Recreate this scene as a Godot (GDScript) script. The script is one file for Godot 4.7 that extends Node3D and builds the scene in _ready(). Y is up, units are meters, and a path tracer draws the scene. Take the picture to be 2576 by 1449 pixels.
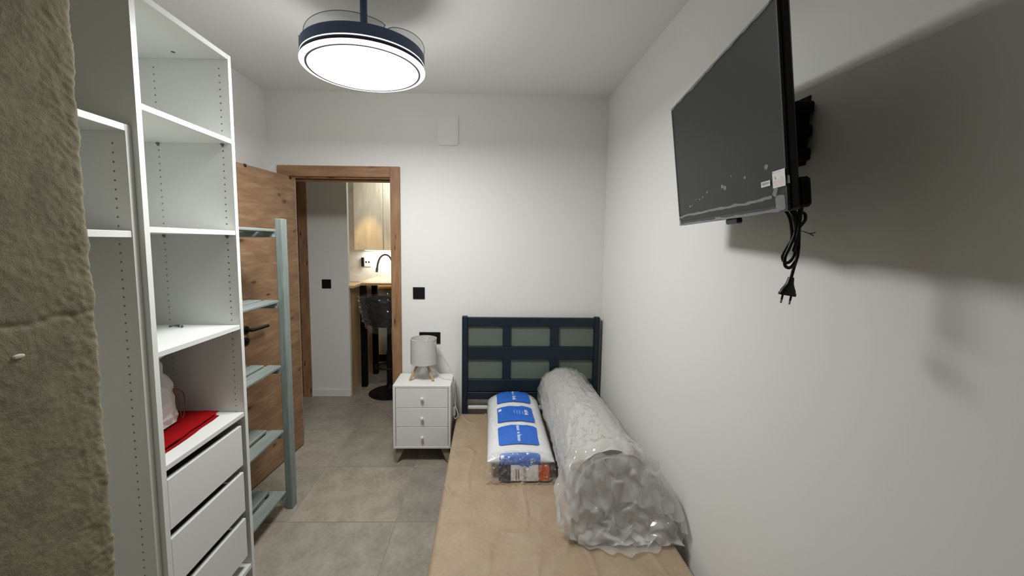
extends Node3D
# A small bedroom seen from its window end: wardrobes and a concrete pillar on one side, a bed, a nightstand and a wall-mounted screen
# on the other, a wooden door standing open onto a corridor and a kitchen.

const CAM_H := 1.52
const ZB := -2.92          # back wall
const XR := 0.844          # right wall
const XL := -1.57          # left wall
const CEIL := 2.558

var M := {}                # materials
var box_cache := {}
var used := {}
var rng := RandomNumberGenerator.new()


# ------------------------------------------------------------------ helpers

func numbered(called: String) -> String:
	if not used.has(called):
		used[called] = 0
		return called
	used[called] += 1
	return "%s_%03d" % [called, used[called]]


func tag(o: Node, label := "", category := "", group := "", kind := "") -> Node:
	if label: o.set_meta("label", label)
	if category: o.set_meta("category", category)
	if group: o.set_meta("group", group)
	if kind: o.set_meta("kind", kind)
	return o


func thing(called: String, label: String, category: String, at := Vector3.ZERO, turn := 0.0, group := "") -> Node3D:
	var o := Node3D.new()
	o.name = numbered(called)
	add_child(o)
	o.position = at
	o.rotation.y = turn
	tag(o, label, category, group)
	return o


func put(called: String, mesh: Mesh, mat: Material, parent: Node = self, at := Vector3.ZERO, rot := Vector3.ZERO) -> MeshInstance3D:
	var o := MeshInstance3D.new()
	o.name = numbered(called) if parent == self else called
	o.mesh = mesh
	o.material_override = mat
	parent.add_child(o, true)
	o.position = at
	o.rotation = rot
	return o


func struct(called: String, mesh: Mesh, mat: Material, at := Vector3.ZERO) -> MeshInstance3D:
	var o := put(called, mesh, mat, self, at)
	o.set_meta("kind", "structure")
	return o


func structs(called: String) -> Node3D:
	var o := Node3D.new()
	o.name = called
	add_child(o)
	o.set_meta("kind", "structure")
	return o


class Shape:
	var v := PackedVector3Array()
	var n := PackedVector3Array()
	var uv := PackedVector2Array()
	var ix := PackedInt32Array()

	func vert(p: Vector3, nn: Vector3, t: Vector2) -> int:
		v.append(p); n.append(nn); uv.append(t)
		return v.size() - 1

	func tri(a: int, b: int, c: int) -> void:
		# order so that the front face runs clockwise round the mean normal
		var g := (v[b] - v[a]).cross(v[c] - v[a])
		if g.dot(n[a] + n[b] + n[c]) > 0.0:
			ix.append(a); ix.append(c); ix.append(b)
		else:
			ix.append(a); ix.append(b); ix.append(c)

	func quad(a: Vector3, b: Vector3, c: Vector3, d: Vector3, nn: Vector3, ua := Vector2.ZERO, ub := Vector2(1, 0), uc := Vector2(1, 1), ud := Vector2(0, 1)) -> void:
		var i := vert(a, nn, ua)
		vert(b, nn, ub); vert(c, nn, uc); vert(d, nn, ud)
		tri(i, i + 1, i + 2); tri(i, i + 2, i + 3)

	func mesh() -> ArrayMesh:
		var arr := []
		arr.resize(Mesh.ARRAY_MAX)
		arr[Mesh.ARRAY_VERTEX] = v
		arr[Mesh.ARRAY_NORMAL] = n
		arr[Mesh.ARRAY_TEX_UV] = uv
		arr[Mesh.ARRAY_INDEX] = ix
		var m := ArrayMesh.new()
		m.add_surface_from_arrays(Mesh.PRIMITIVE_TRIANGLES, arr)
		return m

	# a box with chamfered edges; grain: 0, 1 or 2, the axis that U follows (metres)
	func box(c: Vector3, s: Vector3, b := 0.002, grain := 0, off := Vector2.ZERO) -> void:
		var h := s * 0.5
		b = minf(b, minf(h.x, minf(h.y, h.z)) * 0.45)
		var face := func(p: Vector3, ax: int) -> Vector2:
			var ua := grain if grain != ax else (grain + 1) % 3
			var va := 3 - ax - ua
			return Vector2(p[ua], p[va]) + off
		for ax in 3:
			var i1 := (ax + 1) % 3
			var i2 := (ax + 2) % 3
			for sg in [-1.0, 1.0]:
				var nn := Vector3.ZERO
				nn[ax] = sg
				var pts := []
				for q in [[-1, -1], [1, -1], [1, 1], [-1, 1]]:
					var p := Vector3.ZERO
					p[ax] = sg * h[ax]
					p[i1] = q[0] * (h[i1] - b)
					p[i2] = q[1] * (h[i2] - b)
					pts.append(p)
				var i := v.size()
				for p: Vector3 in pts:
					vert(c + p, nn, face.call(p, ax))
				tri(i, i + 1, i + 2); tri(i, i + 2, i + 3)
		if b <= 0.0:
			return
		for ax in 3:
			var i1 := (ax + 1) % 3
			var i2 := (ax + 2) % 3
			for s1 in [-1.0, 1.0]:
				for s2 in [-1.0, 1.0]:
					var nn := Vector3.ZERO
					nn[i1] = s1; nn[i2] = s2
					nn = nn.normalized()
					var i := v.size()
					for q in [[-1, 0], [1, 0], [1, 1], [-1, 1]]:
						var p := Vector3.ZERO
						p[ax] = q[0] * (h[ax] - b)
						p[i1] = s1 * (h[i1] - (b if q[1] else 0.0))
						p[i2] = s2 * (h[i2] - (0.0 if q[1] else b))
						vert(c + p, nn, face.call(p, i1))
					tri(i, i + 1, i + 2); tri(i, i + 2, i + 3)
		for sx in [-1.0, 1.0]:
			for sy in [-1.0, 1.0]:
				for sz in [-1.0, 1.0]:
					var nn := Vector3(sx, sy, sz).normalized()
					var i := v.size()
					for k in 3:
						var p := Vector3(sx * (h.x - b), sy * (h.y - b), sz * (h.z - b))
						p[k] += Vector3(sx, sy, sz)[k] * b
						vert(c + p, nn, Vector2(p.x, p.y) + off)
					tri(i, i + 1, i + 2)

	# a grid of points with smooth normals; pts[j][i]; side: a point the normals look away from (or to, when flip)
	func grid(pts: Array, closed := false, flip := false, uvs := Vector2.ONE) -> void:
		var nj := pts.size()
		var ni: int = pts[0].size()
		var base := v.size()
		for j in nj:
			for i in ni:
				var i0 := (i - 1 + ni) % ni if closed else maxi(i - 1, 0)
				var i1 := (i + 1) % ni if closed else mini(i + 1, ni - 1)
				var du: Vector3 = pts[j][i1] - pts[j][i0]
				var dv: Vector3 = pts[mini(j + 1, nj - 1)][i] - pts[maxi(j - 1, 0)][i]
				var nn := du.cross(dv)
				nn = nn.normalized() if nn.length() > 1e-12 else Vector3.UP
				if flip: nn = -nn
				vert(pts[j][i], nn, Vector2(float(i) / (ni if closed else ni - 1), float(j) / (nj - 1)) * uvs)
		for j in nj - 1:
			for i in (ni if closed else ni - 1):
				var a := base + j * ni + i
				var b := base + j * ni + (i + 1) % ni
				var c := base + (j + 1) * ni + (i + 1) % ni
				var d := base + (j + 1) * ni + i
				if flip:
					ix.append_array(PackedInt32Array([a, b, c, a, c, d]))
				else:
					ix.append_array(PackedInt32Array([a, c, b, a, d, c]))

	# the same grid with flat facets, for stiff creased film
	func facets(pts: Array, closed := false) -> void:
		var ni: int = pts[0].size()
		for j in pts.size() - 1:
			for i in (ni if closed else ni - 1):
				var a: Vector3 = pts[j][i]
				var b: Vector3 = pts[j][(i + 1) % ni]
				var c: Vector3 = pts[j + 1][(i + 1) % ni]
				var d: Vector3 = pts[j + 1][i]
				var tris := [[a, b, c], [a, c, d]] if (i + j) % 2 else [[a, b, d], [b, c, d]]
				for t: Array in tris:
					var nn: Vector3 = (t[2] - t[0]).cross(t[1] - t[0])
					if nn.length() < 1e-10: continue
					nn = nn.normalized()
					var k := vert(t[0], nn, Vector2.ZERO)
					vert(t[1], nn, Vector2.ZERO); vert(t[2], nn, Vector2.ZERO)
					ix.append(k); ix.append(k + 1); ix.append(k + 2)

	# a surface of revolution about y; profile: Vector2(radius, height), sharp corners by doubling points
	func lathe(profile: Array, segs := 32, c := Vector3.ZERO) -> void:
		for k in profile.size() - 1:
			var p: Vector2 = profile[k]
			var q: Vector2 = profile[k + 1]
			if p.distance_to(q) < 1e-7: continue
			var d := q - p
			var n2 := Vector2(d.y, -d.x).normalized()
			var i0 := v.size()
			for s in segs + 1:
				var a := TAU * s / segs
				var dir := Vector3(cos(a), 0, sin(a))
				var nn := Vector3(dir.x * n2.x, n2.y, dir.z * n2.x)
				vert(c + dir * p.x + Vector3(0, p.y, 0), nn, Vector2(float(s) / segs, p.y))
				vert(c + dir * q.x + Vector3(0, q.y, 0), nn, Vector2(float(s) / segs, q.y))
			for s in segs:
				var a := i0 + s * 2
				if p.x > 1e-6: tri(a, a + 1, a + 2)
				if q.x > 1e-6: tri(a + 2, a + 1, a + 3)

	func tube(path: Array, r: float, sides := 8, caps := true, r_end := -1.0) -> void:
		var rings := []
		var up := Vector3.UP
		for k in path.size():
			var t: Vector3 = (path[mini(k + 1, path.size() - 1)] - path[maxi(k - 1, 0)]).normalized()
			if absf(t.dot(up)) > 0.95: up = Vector3.RIGHT if absf(t.x) < 0.9 else Vector3.BACK
			var s := t.cross(up).normalized()
			up = s.cross(t).normalized()
			var rr := r if r_end < 0.0 else lerpf(r, r_end, float(k) / (path.size() - 1))
			var ring := []
			for i in sides:
				var a := TAU * i / sides
				ring.append(path[k] + (s * cos(a) + up * sin(a)) * rr)
			rings.append(ring)
		grid(rings, true, false)
		# make normals point outward
		if caps:
			for e in [0, path.size() - 1]:
				var nn: Vector3 = (path[0] - path[1]).normalized() if e == 0 else (path[-1] - path[-2]).normalized()
				var ci := vert(path[e], nn, Vector2.ZERO)
				for i in sides:
					vert(rings[e][i], nn, Vector2.ZERO)
				for i in sides:
					tri(ci, ci + 1 + i, ci + 1 + (i + 1) % sides)

	# a prism: polygon (convex or not) in a plane, pushed along depth
	func prism(poly: PackedVector2Array, origin: Vector3, ax: Vector3, ay: Vector3, depth: Vector3) -> void:
		var nn := depth.normalized()
		var t := Geometry2D.triangulate_polygon(poly)
		for e in 2:
			var i0 := v.size()
			for p in poly:
				vert(origin + ax * p.x + ay * p.y + depth * e, nn if e else -nn, p)
			for k in range(0, t.size(), 3):
				tri(i0 + t[k], i0 + t[k + 1], i0 + t[k + 2])
		var mid := Vector2.ZERO
		for p in poly: mid += p / poly.size()
		var cw := Geometry2D.is_polygon_clockwise(poly)
		for k in poly.size():
			var p := poly[k]
			var q := poly[(k + 1) % poly.size()]
			var d := (q - p).normalized()
			var o2 := Vector2(d.y, -d.x) * (-1.0 if cw else 1.0)
			var a := origin + ax * p.x + ay * p.y
			var b := origin + ax * q.x + ay * q.y
			quad(a, b, b + depth, a + depth, (ax * o2.x + ay * o2.y).normalized())


func boxm(s: Vector3, b := 0.002, grain := 0, off := Vector2.ZERO) -> ArrayMesh:
	var key := [s.snapped(Vector3.ONE * 0.0001), b, grain, off]
	if not box_cache.has(key):
		var g := Shape.new()
		g.box(Vector3.ZERO, s, b, grain, off)
		box_cache[key] = g.mesh()
	return box_cache[key]


# a box given by its two corners, as a part of parent
func slab(called: String, a: Vector3, b: Vector3, mat: Material, parent: Node = self, bev := 0.002, grain := 0, off := Vector2.ZERO) -> MeshInstance3D:
	return put(called, boxm((b - a).abs(), bev, grain, off), mat, parent, (a + b) * 0.5)


func smooth_path(pts: Array, per := 8) -> Array:
	var out := []
	for k in pts.size() - 1:
		var p0: Vector3 = pts[maxi(k - 1, 0)]
		var p1: Vector3 = pts[k]
		var p2: Vector3 = pts[k + 1]
		var p3: Vector3 = pts[mini(k + 2, pts.size() - 1)]
		for s in per:
			out.append(p1.cubic_interpolate(p2, p0, p3, float(s) / per))
	out.append(pts[-1])
	return out


func tubem(pts: Array, r: float, sides := 8, per := 8) -> ArrayMesh:
	var g := Shape.new()
	g.tube(smooth_path(pts, per) if per > 1 else pts, r, sides)
	return g.mesh()


func lathem(profile: Array, segs := 32) -> ArrayMesh:
	var g := Shape.new()
	g.lathe(profile, segs)
	return g.mesh()


func noise(freq: float, sd: int, oct := 4, kind := FastNoiseLite.TYPE_SIMPLEX_SMOOTH) -> FastNoiseLite:
	var n := FastNoiseLite.new()
	n.noise_type = kind
	n.seed = sd
	n.frequency = freq
	n.fractal_octaves = oct
	return n


func mat(c: Color, rough := 0.6, metal := 0.0, spec := 0.5) -> StandardMaterial3D:
	var m := StandardMaterial3D.new()
	m.albedo_color = c
	m.roughness = rough
	m.metallic = metal
	m.metallic_specular = spec
	m.cull_mode = BaseMaterial3D.CULL_DISABLED
	return m


func film(alpha: float, rough := 0.18, c := Color(0.93, 0.93, 0.92)) -> StandardMaterial3D:
	var m := mat(Color(c.r, c.g, c.b, alpha), rough)
	m.transparency = BaseMaterial3D.TRANSPARENCY_ALPHA
	return m


func tex(im: Image) -> ImageTexture:
	return ImageTexture.create_from_image(im)


func px(n: FastNoiseLite, w: int, h: int) -> PackedByteArray:
	var im := n.get_seamless_image(w, h)
	im.convert(Image.FORMAT_L8)
	return im.get_data()


func px_stretch(n: FastNoiseLite, w: int, h: int, sw: int, sh: int) -> PackedByteArray:
	var im := n.get_seamless_image(sw, sh)
	im.convert(Image.FORMAT_L8)
	im.resize(w, h, Image.INTERPOLATE_CUBIC)
	return im.get_data()


# ------------------------------------------------------------------ materials

func blend_image(w: int, h: int, layers: Array, ramp: Array) -> Image:
	# layers: [bytes, weight]; ramp: colours from low to high
	var out := PackedByteArray()
	out.resize(w * h * 3)
	var table := []
	for k in 256:
		var t := k / 255.0 * (ramp.size() - 1)
		var a := int(t)
		var c: Color = (ramp[a] as Color).lerp(ramp[mini(a + 1, ramp.size() - 1)], t - a)
		table.append([int(c.r * 255), int(c.g * 255), int(c.b * 255)])
	for k in w * h:
		var s := 0.0
		for l in layers:
			s += l[0][k] * l[1]
		var e: Array = table[clampi(int(s), 0, 255)]
		out[k * 3] = e[0]; out[k * 3 + 1] = e[1]; out[k * 3 + 2] = e[2]
	return Image.create_from_data(w, h, false, Image.FORMAT_RGB8, out)


func wood_image(w: int, h: int, sd: int, knots: int, dark: Color, mid: Color, light: Color, spot: Color) -> Image:
	# grain along U
	var a := px_stretch(noise(0.035, sd, 4), w, h, int(w / 7.0), h)
	var b := px_stretch(noise(0.012, sd + 1, 3), w, h, int(w / 3.5), h)
	var c := px_stretch(noise(0.16, sd + 2, 2), w, h, int(w / 24.0), h)
	var im := blend_image(w, h, [[a, 0.34], [b, 0.46], [c, 0.20]], [dark, dark.lerp(mid, 0.5), mid, light, light])
	var r := RandomNumberGenerator.new()
	r.seed = sd + 9
	for k in knots:
		var cx := r.randi_range(0, w - 1)
		var cy := r.randi_range(0, h - 1)
		var rx := r.randf_range(0.010, 0.024) * w
		var ry := rx * r.randf_range(0.35, 0.6)
		var strong := r.randf_range(0.45, 0.95)
		for y in range(int(-ry * 3), int(ry * 3) + 1):
			for x in range(int(-rx * 3.5), int(rx * 3.5) + 1):
				var d := Vector2(x / rx, y / ry).length()
				var d2 := Vector2(x / (rx * 2.4), y / (ry * 2.0)).length()
				var f := strong * clampf(1.15 - d, 0.0, 1.0) + 0.32 * clampf(1.0 - d2, 0.0, 1.0)
				if f > 0.0:
					var ux := posmod(cx + x, w)
					var uy := posmod(cy + y, h)
					im.set_pixel(ux, uy, im.get_pixel(ux, uy).lerp(spot, minf(f, 0.9)))
	return im


func materials() -> void:
	# painted plaster: a plain white with a fine roller texture
	var wn := NoiseTexture2D.new()
	wn.width = 512; wn.height = 512; wn.seamless = true
	wn.noise = noise(0.05, 3, 4)
	M.wall = mat(Color(0.90, 0.898, 0.878), 0.85, 0.0, 0.3)
	M.wall.heightmap_enabled = true
	M.wall.heightmap_texture = wn
	M.wall.heightmap_scale = 0.012
	M.wall.uv1_triplanar = true
	M.wall.uv1_world_triplanar = true
	M.wall.uv1_scale = Vector3.ONE * 1.6
	M.ceiling = mat(Color(0.925, 0.925, 0.91), 0.9, 0.0, 0.3)
	M.white = mat(Color(0.85, 0.855, 0.835), 0.42, 0.0, 0.45)        # melamine of the wardrobes
	M.white_paint = mat(Color(0.90, 0.895, 0.88), 0.38, 0.0, 0.45)
	M.dark_gap = mat(Color(0.05, 0.05, 0.05), 0.7)
	M.black = mat(Color(0.035, 0.035, 0.04), 0.5, 0.0, 0.4)
	M.black_soft = mat(Color(0.03, 0.03, 0.035), 0.7, 0.0, 0.3)
	M.steel = mat(Color(0.66, 0.67, 0.66), 0.3, 1.0)
	M.tap_grey = mat(Color(0.36, 0.37, 0.36), 0.35, 0.3)
	M.zinc = mat(Color(0.42, 0.43, 0.42), 0.35, 0.9)
	M.grey_clip = mat(Color(0.42, 0.43, 0.42), 0.5)
	# raw concrete of the pillar
	var w := 1024
	var c1 := px(noise(0.006, 11, 4), w, w)
	var c2 := px(noise(0.05, 12, 4), w, w)
	var c3 := px(noise(0.22, 13, 3), w, w)
	var ci := blend_image(w, w, [[c1, 0.42], [c2, 0.34], [c3, 0.24]], [Color(0.34, 0.335, 0.275), Color(0.46, 0.445, 0.375), Color(0.53, 0.505, 0.42), Color(0.58, 0.54, 0.45), Color(0.68, 0.655, 0.57)])
	M.concrete = mat(Color(1, 1, 1), 0.95, 0.0, 0.25)
	M.concrete.albedo_texture = tex(ci)
	M.concrete.heightmap_enabled = true
	M.concrete.heightmap_texture = tex(blend_image(w, w, [[c2, 0.5], [c3, 0.5]], [Color.BLACK, Color.WHITE]))
	M.concrete.heightmap_scale = 0.08
	M.concrete.uv1_triplanar = true
	M.concrete.uv1_world_triplanar = true
	M.concrete.uv1_scale = Vector3.ONE * 1.25
	M.chip = mat(Color(0.80, 0.79, 0.73), 0.9)
	# porcelain floor tiles with a cement look
	w = 1024
	var f1 := px(noise(0.008, 21, 5), w, w)
	var f2 := px(noise(0.045, 22, 4), w, w)
	var f3 := px(noise(0.25, 23, 2), w, w)
	var fi := blend_image(w, w, [[f1, 0.5], [f2, 0.34], [f3, 0.16]], [Color(0.47, 0.442, 0.40), Color(0.55, 0.517, 0.47), Color(0.605, 0.573, 0.525), Color(0.65, 0.618, 0.57), Color(0.70, 0.667, 0.62)])
	for k in 4:
		var t := mat([Color(1, 1, 1), Color(0.965, 0.965, 0.97), Color(1.0, 0.99, 0.975), Color(0.94, 0.945, 0.94)][k], 0.42, 0.0, 0.5)
		t.albedo_texture = tex(fi) if k == 0 else M.tile0.albedo_texture
		t.uv1_triplanar = true
		t.uv1_world_triplanar = true
		t.uv1_scale = Vector3.ONE * 0.62
		t.uv1_offset = Vector3(0.21, 0.0, 0.37) * k
		M["tile%d" % k] = t
	M.grout = mat(Color(0.60, 0.575, 0.53), 0.9)
	# knotty oak veneer of the door
	M.oak = mat(Color(1, 1, 1), 0.5, 0.0, 0.4)
	M.oak.albedo_texture = tex(wood_image(1024, 1024, 41, 15, Color(0.45, 0.345, 0.255), Color(0.57, 0.45, 0.34), Color(0.64, 0.52, 0.41), Color(0.24, 0.155, 0.10)))
	M.oak.uv1_scale = Vector3(1.0, 1.0, 1.0)
	M.oak_frame = mat(Color(1, 1, 1), 0.5, 0.0, 0.4)
	M.oak_frame.albedo_texture = tex(wood_image(1024, 512, 61, 22, Color(0.47, 0.345, 0.245), Color(0.575, 0.435, 0.32), Color(0.645, 0.505, 0.385), Color(0.24, 0.15, 0.095)))
	M.oak_frame.uv1_scale = Vector3(0.8, 3.0, 1.0)
	M.oak_edge = mat(Color(0.62, 0.63, 0.61), 0.45)
	# light raw beech of the lamp and nightstand legs
	M.beech = mat(Color(1, 1, 1), 0.55)
	M.beech.albedo_texture = tex(wood_image(256, 256, 81, 0, Color(0.66, 0.54, 0.40), Color(0.74, 0.62, 0.48), Color(0.80, 0.69, 0.55), Color(0.4, 0.3, 0.2)))
	M.beech.uv1_scale = Vector3(3, 9, 1)
	M.leg_grey = mat(Color(0.50, 0.46, 0.40), 0.5)
	# kitchen
	M.kitchen_wood = mat(Color(1, 1, 1), 0.35)
	M.kitchen_wood.albedo_texture = tex(wood_image(512, 256, 101, 3, Color(0.70, 0.68, 0.62), Color(0.76, 0.745, 0.69), Color(0.81, 0.795, 0.745), Color(0.58, 0.55, 0.48)))
	M.kitchen_wood.uv1_scale = Vector3(1.0, 2.0, 1)
	M.counter_wood = mat(Color(1, 1, 1), 0.4)
	M.counter_wood.albedo_texture = tex(wood_image(512, 256, 121, 2, Color(0.72, 0.58, 0.39), Color(0.80, 0.66, 0.47), Color(0.86, 0.74, 0.56), Color(0.55, 0.42, 0.28)))
	M.counter_wood.uv1_scale = Vector3(1.0, 2.0, 1)
	M.marble = mat(Color(1, 1, 1), 0.12)
	var m1 := px(noise(0.008, 131, 5), 512, 512)
	M.marble.albedo_texture = tex(blend_image(512, 512, [[m1, 1.0]], [Color(0.84, 0.85, 0.84), Color(0.90, 0.91, 0.90), Color(0.93, 0.94, 0.93), Color(0.95, 0.95, 0.94)]))
	M.marble.uv1_triplanar = true
	M.marble.uv1_world_triplanar = true
	# painted wood of the rack: sage grey with rubbed paint
	var s1 := px_stretch(noise(0.03, 141, 4), 512, 512, 64, 512)
	M.sage = mat(Color(1, 1, 1), 0.6)
	M.sage.albedo_texture = tex(blend_image(512, 512, [[s1, 1.0]], [Color(0.43, 0.465, 0.445), Color(0.48, 0.517, 0.497), Color(0.515, 0.552, 0.532), Color(0.56, 0.593, 0.573)]))
	M.sage.uv1_scale = Vector3(1.5, 4.0, 1)
	# bed
	M.navy = mat(Color(0.105, 0.15, 0.19), 0.5, 0.0, 0.4)
	M.pane_green = mat(Color(0.40, 0.44, 0.395), 0.55)
	M.mattress = mat(Color(1, 1, 1), 0.42, 0.0, 0.5)
	var b1 := px(noise(0.012, 151, 4), 512, 512)
	var b2 := px(noise(0.09, 152, 3), 512, 512)
	M.mattress.albedo_texture = tex(blend_image(512, 512, [[b1, 0.6], [b2, 0.4]], [Color(0.585, 0.50, 0.405), Color(0.65, 0.565, 0.465), Color(0.68, 0.60, 0.495), Color(0.715, 0.64, 0.54)]))
	M.mattress.uv1_triplanar = true
	M.mattress.uv1_world_triplanar = true
	M.mattress.clearcoat_enabled = true
	M.mattress.clearcoat = 0.35
	M.mattress.clearcoat_roughness = 0.25
	M.cotton = mat(Color(0.90, 0.90, 0.90), 0.9, 0.0, 0.3)
	M.topper = mat(Color(0.74, 0.72, 0.685), 0.95, 0.0, 0.3)
	M.film_bag = film(0.27, 0.07)
	M.film_fold = film(0.46, 0.07)
	M.film_bag.metallic_specular = 0.7
	M.film_fold.metallic_specular = 0.7
	M.film_pack = film(0.10, 0.10)
	M.film_clear = film(0.07, 0.06)
	M.film_tv = film(0.03, 0.22, Color(0.75, 0.76, 0.78))
	M.film_tv.metallic_specular = 0.22
	M.film_tv_loose = film(0.30, 0.25, Color(0.62, 0.64, 0.66))
	M.blue_print = mat(Color(0.19, 0.41, 0.78), 0.35)
	M.text_white = mat(Color(0.80, 0.86, 0.95), 0.5)
	M.text_pale = mat(Color(0.38, 0.55, 0.86), 0.5)
	M.navy_print = mat(Color(0.035, 0.045, 0.13), 0.4)
	M.paper = mat(Color(0.88, 0.87, 0.85), 0.7)
	M.orange_print = mat(Color(0.80, 0.32, 0.06), 0.45)
	M.brown_print = mat(Color(0.58, 0.34, 0.29), 0.6)
	# screen
	M.screen = mat(Color(0.10, 0.103, 0.104), 0.4, 0.0, 0.25)
	M.plastic_black = mat(Color(0.03, 0.03, 0.033), 0.42, 0.0, 0.45)
	M.plastic_matte = mat(Color(0.028, 0.028, 0.03), 0.7, 0.0, 0.3)
	# fan light
	M.fan_blue = mat(Color(0.27, 0.33, 0.46), 0.45, 0.1)
	M.fan_ring = mat(Color(0.42, 0.43, 0.46), 0.4)
	M.fan_recess = mat(Color(0.16, 0.16, 0.19), 0.8)
	M.lens = mat(Color(0.95, 0.95, 0.95), 0.5)
	M.lens.emission_enabled = true
	M.lens.emission = Color(0.985, 0.99, 1.0)
	M.lens.emission_energy_multiplier = 1.6
	M.blade = film(0.22, 0.06, Color(0.72, 0.76, 0.83))
	M.blade_rim = film(0.7, 0.2, Color(0.30, 0.34, 0.42))
	# fabric
	M.linen = mat(Color(0.80, 0.795, 0.77), 0.9, 0.0, 0.3)
	M.linen.backlight_enabled = true
	M.linen.backlight = Color(0.25, 0.25, 0.24)
	M.white_cord = mat(Color(0.86, 0.86, 0.84), 0.5)
	M.red_felt = mat(Color(0.55, 0.055, 0.065), 0.95, 0.0, 0.2)
	M.bag_paper = mat(Color(0.86, 0.845, 0.82), 0.75)
	M.bag_cord = mat(Color(0.42, 0.22, 0.15), 0.8)
	M.led = mat(Color(1, 1, 1), 0.5)
	M.led.emission_enabled = true
	M.led.emission = Color(0.97, 1.0, 0.98)
	M.led.emission_energy_multiplier = 3.0
	M.led_warm = mat(Color(1, 1, 1), 0.5)
	M.led_warm.emission_enabled = true
	M.led_warm.emission = Color(1.0, 0.87, 0.66)
	M.led_warm.emission_energy_multiplier = 3.0


# ------------------------------------------------------------------ camera and light

func camera_and_light() -> void:
	var cam := Camera3D.new()
	cam.name = "camera"
	add_child(cam)
	cam.projection = Camera3D.PROJECTION_FRUSTUM
	cam.near = 0.05
	cam.far = 60.0
	var f := 1004.0
	cam.size = 2.0 * cam.near * 724.5 / f
	cam.frustum_offset = Vector2(38.0, -21.5) / f * cam.near
	cam.position = Vector3(0, CAM_H, 0)
	cam.basis = Basis.from_euler(Vector3(-0.092143, -0.020846, 0.011))
	cam.current = true

	var we := WorldEnvironment.new()
	we.name = "environment"
	var e := Environment.new()
	e.background_mode = Environment.BG_COLOR
	e.background_color = Color(0.02, 0.02, 0.025)
	e.tonemap_mode = Environment.TONE_MAPPER_LINEAR
	e.tonemap_exposure = 1.0
	e.sdfgi_enabled = true
	e.ssao_enabled = true
	e.ssil_enabled = true
	we.environment = e
	add_child(we)


func area(called: String, at: Vector3, towards: Vector3, size: Vector2, energy: float, c: Color) -> void:
	var l := AreaLight3D.new()
	l.name = called
	add_child(l)
	l.position = at
	var up := Vector3.UP if absf(towards.normalized().y) < 0.9 else Vector3.BACK
	l.basis = Basis.looking_at(towards, up)
	l.area_size = size
	l.area_normalize_energy = true
	l.light_energy = energy
	l.light_color = c
	l.area_range = 12.0
	l.shadow_enabled = true


# ------------------------------------------------------------------ the room

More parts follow.
